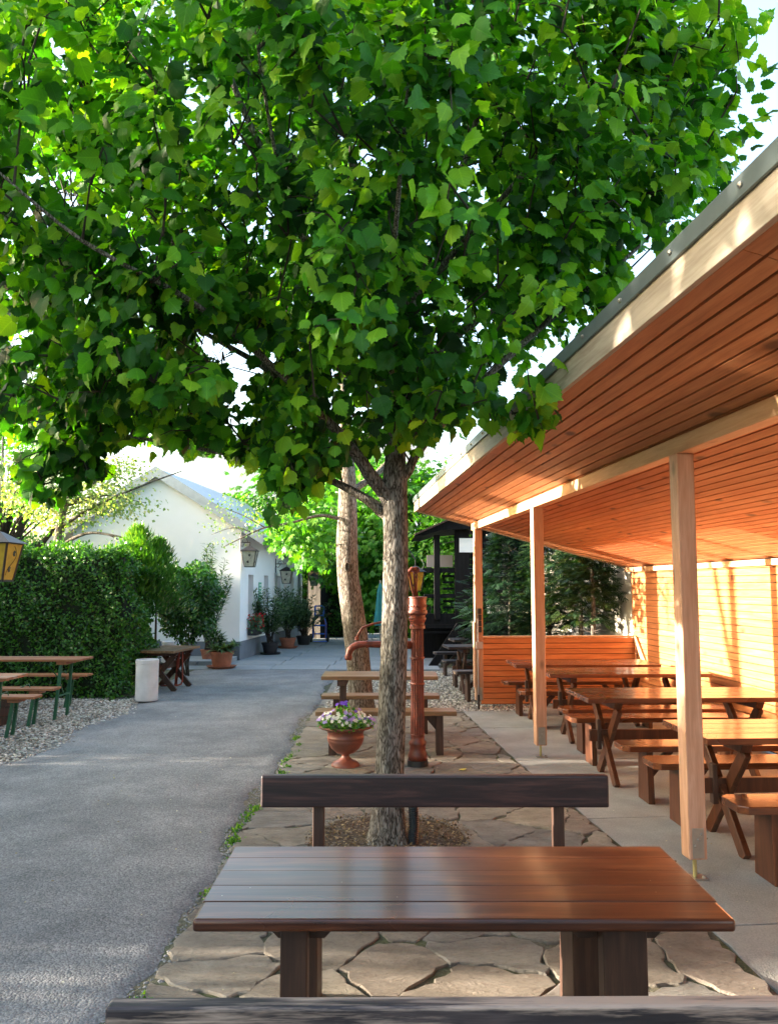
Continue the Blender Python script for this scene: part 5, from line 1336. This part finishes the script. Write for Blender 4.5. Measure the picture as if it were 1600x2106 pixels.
p = HW(.45, 7.2, 2.0); p.z = D(625, 1185, 25.8).z; lantern(p, 'third lantern at the far end of the white house by the timber shed', M['clearpane'], .85, bracket=(-.4, 0))
p = D(854, 1176, 13.5); lantern(p, 'lantern with yellowed panes hanging behind the pump head', M['amber'], .88, hang=.2)
o = MB().tube([D(866, 1150, 13.5), D(872, 1162, 13.5), D(866, 1174, 13.5), D(858, 1176, 13.5)], .007, 5).build('lantern_wire', M['steel']); tag(o, 'loose curved wire above the lantern behind the pump', 'wire')
p0 = D(866, 1150, 13.5); 
pl = empty('lantern_post', (D(826, 1206, 13.55).x, 13.55, 0)); tag(pl, 'slim dark post hidden behind the big trunk carrying a lantern', 'post')
MB().tube([(0, 0, 0), (0, 0, 2.25), (.12, 0, 2.30), (D(854, 1176, 13.5).x-D(826, 1206, 13.55).x, 0, D(854, 1150, 13.5).z)], .014, 8).build('pole', M['black_iron'], pl)

# ================================================================== POTTED PLANTS
def oleander(loc, label, h, n, rad, pot, potr, poth, saucer=True, lean=0.0, seed=0, tuft=False):
    r = empty('potted_plant', loc); tag(r, label, 'potted plant', 'potted oleanders along the house')
    MB().lathe([(potr*.72, 0), (potr*.95, poth*.82), (potr*1.02, poth*.83), (potr*1.04, poth), (potr*.93, poth), (potr*.9, poth*.93), (.01, poth*.93)], 28).build('pot', pot, r, smooth=False)
    if saucer: MB().lathe([(potr*1.0, -.0), (potr*1.3, .05), (potr*1.25, .05), (potr*.95, .012), (.01, .012)], 28).build('saucer', pot, r)
    rr = random.Random(seed); P, T_, = [], []; b = MB()
    for k in range(n):
        a = rr.uniform(0, 2*PI); q = rad*math.sqrt(rr.random()); hh = h*rr.uniform(.55, 1)
        tipx, tipy = q*math.cos(a)+lean, q*math.sin(a)
        pts = [(rr.uniform(-.08, .08), rr.uniform(-.08, .08), poth*.9), (tipx*.3, tipy*.3, poth+(hh-poth)*.35), (tipx*.75, tipy*.75, poth+(hh-poth)*.72), (tipx, tipy, hh)]
        b.tube(pts, [.009, .008, .006, .003], 5, cap=False)
        m = 60
        for j in range(m):
            t = .30+.70*j/m; f_ = min(t*3, 2.999); i0 = int(f_); u = f_-i0
            p = Vector(pts[i0]).lerp(Vector(pts[i0+1]), u); aa = j*2.1+rr.random()
            P.append(tuple(p)); T_.append((math.cos(aa), math.sin(aa), rr.uniform(.1, 1.1)))
    b.build('stems', M['twig'], r)
    P = np.array(P); T_ = np.array(T_); n2 = len(P)
    foliage('leaves', P, T_, np.tile((0, 0, 1.), (n2, 1))+rand_dirs(n2)*.4, rng.uniform(.12, .20, n2), SLIM, M['oleander'], r, rng.uniform(0, 1, n2))['kind'] = 'stuff'
    if tuft:
        n3 = 160; a = rng.uniform(0, 2*PI, n3); foliage('tuft', np.c_[.08*np.cos(a), .08*np.sin(a), np.full(n3, poth)], np.c_[np.cos(a), np.sin(a), rng.uniform(.2, 1.4, n3)], np.tile((0, 0, 1.), (n3, 1)), rng.uniform(.15, .3, n3), SLIM, M['oleander'], r, rng.uniform(.5, 1, n3))['kind'] = 'stuff'
    return r
oleander(tuple(G(456, 1374, .03)), 'wide terracotta pot on a saucer with a low grassy plant near the house corner', .85, 5, .35, M['terracotta'], .24, .34, seed=2, tuft=True)
p = G(440, 1350, .13); oleander((p.x, 17.9, .13), 'tall thin oleander with narrow leaves against the gable left of the house corner', 2.5, 26, .62, M['terracotta'], .16, .2, saucer=False, seed=3)
oleander(tuple(G(556, 1346, .03)), 'oleander in a black pot beside the house wall', 1.65, 24, .6, M['black_plastic'], .21, .30, seed=5)
oleander(tuple(G(592, 1333, .03)), 'oleander in a terracotta pot behind the black pot', 1.7, 24, .6, M['terracotta'], .22, .28, seed=6)
oleander(tuple(G(625, 1326, .03)), 'broad bushy oleander farthest along the house wall', 1.55, 28, .75, M['black_plastic'], .22, .26, seed=8, saucer=False)

# ================================================================== SMALL THINGS
def barrel(loc, label, h=.6, rad=.165):
    r = empty('plastic_barrel', loc); tag(r, label, 'barrel', 'white barrels by the hedge')
    MB().lathe([(rad*.97, 0), (rad, .02), (rad, h*.33), (rad*1.01, h*.34), (rad, h*.35), (rad, h*.9), (rad*1.03, h*.91), (rad*1.03, h*.99), (rad*.98, h), (rad*.93, h), (rad*.92, h*.95), (.005, h*.95)], 36).build('body', M['barrel'], r, smooth=False)
    return r
barrel(tuple(G(302, 1440, .02)), 'white cylindrical barrel at the right end of the hedge', .60)
p = G(352, 1374, .02); barrel(tuple(p), 'second white barrel half hidden behind the crossed-leg work table', .55, .19)
WT = x_table('work_table', 1.2, .66, .66, M['old_table'], M['old_leg'], 3); WT.location = (-3.66, 13.65, 0.02); WT.rotation_euler.z = 1.45
tag(WT, 'old crossed-leg table standing behind the white barrel', 'table')
def tube_chair():
    p = G(363, 1412, .02); r = empty('tube_frame', p, .2); tag(r, 'folded red tubular frame leaning by the old crossed-leg table', 'folding frame')
    MB().tube([(-.02, 0, 0.03), (.03, .02, .60), (.06, .02, .64), (.09, .02, .60), (.10, 0, .10), (.08, 0, .04), (.02, 0, .02), (-.25, 0, .02)], .013, 8).build('tube', M['red_tube'], r, smooth=True)
    MB().tube([(.0, .05, .02), (.05, .05, .62)], .012, 8).build('tube', M['red_tube'], r, smooth=True)
tube_chair()
def hand_truck():
    p = G(657, 1321, .03); r = empty('hand_truck', p, .25); tag(r, 'blue tubular hand truck with black wheels standing on the far slabs', 'hand truck')
    for s in (-1, 1):
        MB().tube([(s*.19, 0, .12), (s*.19, .0, .55), (s*.13, .05, .80), (s*.13, .06, 1.08)], .028, 8).build('side_tube', M['blue'], r, smooth=True)
        MB().tube([(s*.14, -.12, .12), (s*.19, -.05, .5), (s*.12, .0, .72)], .012, 8).build('slide_tube', M['terracotta'], r)
        w_ = MB().lathe([(.06, -.03), (.12, -.035), (.13, 0), (.12, .035), (.06, .03)], 20).build('wheel', M['rubber'], r); w_.location = (s*.25, .05, .13); w_.rotation_euler = (0, PI/2, 0)
        MB().lathe([(.055, -.036), (.055, .036)], 12).build('hub', M['steel'], w_)
    for z in (.25, .5, .8, .95, 1.08): MB().tube([(-.18 if z < .6 else -.13, .02, z), (.18 if z < .6 else .13, .02, z)], .022, 8).build('cross_tube', M['blue'], r)
    MB().box(-.2, .2, -.22, .0, .03, .045).build('toe_plate', M['blue'], r)
    MB().tube([(.15, .05, .78), (.36, .0, .86)], .016, 8).build('handle', M['red_tube'], r)
hand_truck()
def planter_box():
    p = G(-20, 1495, 0); r = empty('wooden_planter', (p.x-.1, p.y+.1, 0)); tag(r, 'brown wooden planter with white flowers at the left edge beside the beer bench', 'planter')
    for k in range(3): MB().box(-.35, .22, -.22, -.20, k*.11, k*.11+.105).build('board', M['old_leg'], r, bevel=.004); MB().box(.20, .22, -.199, .22, k*.11, k*.11+.105).build('board', M['old_leg'], r, bevel=.004)
    MB().box(-.34, .19, -.19, .2, 0, .30).build('soil', M['soil'], r)
    n = 260; P = np.c_[rng.uniform(-.33, .24, n), rng.uniform(-.2, .2, n), rng.uniform(.30, .45, n)]
    foliage('leaves', P, rand_dirs(n), rand_dirs(n)+(0, 0, 1), rng.uniform(.03, .06, n), ROUND, M['hedge'], r, rng.uniform(.3, .9, n))['kind'] = 'stuff'
    n = 60; P = np.c_[rng.uniform(-.3, .26, n), rng.uniform(-.22, .1, n), rng.uniform(.36, .48, n)]
    foliage('flowers', P, rand_dirs(n), rand_dirs(n), rng.uniform(.03, .05, n), ROUND, M['wpetal'], r)['kind'] = 'stuff'
planter_box()
# a fallen leaf on the flagstones
me = np_mesh('fallen_leaf', LEAVES[2][0], LEAVES[2][1], LEAVES[2][2]+(0, 0, 1), True); fo = link('fallen_leaf', me, M['yellowleaf']); p = G(957, 1580, .03)
fo.location = p; fo.scale = (.07, .07, .07); fo.rotation_euler = (.15, .1, 1.9); tag(fo, 'single yellow fallen leaf on the paving right of the pump foot', 'leaf')
# seed litter
n = 420; P = np.c_[rng.uniform(-2.8, 2.6, n), rng.uniform(2.6, 11, n), np.full(n, .024)]
lit = foliage('litter', P, rand_dirs(n)*(1, 1, .1), rand_dirs(n)*.3+(0, 0, 1), rng.uniform(.006, .02, n), ROUND, leaf_mat('dry_litter', [(0, (.10, .06, .03)), (.6, (.4, .36, .2)), (1, (.7, .66, .5))], trans=.1, veins=False)); tag(lit, kind='stuff')
# weeds in the joint between the road and the stones
n = 900; yy = rng.uniform(2.4, 10, n); cl_ = rng.integers(0, 26, n); cy_ = rng.uniform(2.4, 10, 26); yy = cy_[cl_]+rng.normal(0, .05, n)
P = np.c_[np.array([asphalt_edge(q) for q in yy])+.06+rng.normal(0, .02, n), yy, np.full(n, .002)]
wd = foliage('weeds', P, rand_dirs(n)*.7+(0, 0, .8), rand_dirs(n), rng.uniform(.015, .035, n), SMALL, M['hedge'], None, rng.uniform(.5, 1, n)); tag(wd, kind='stuff')
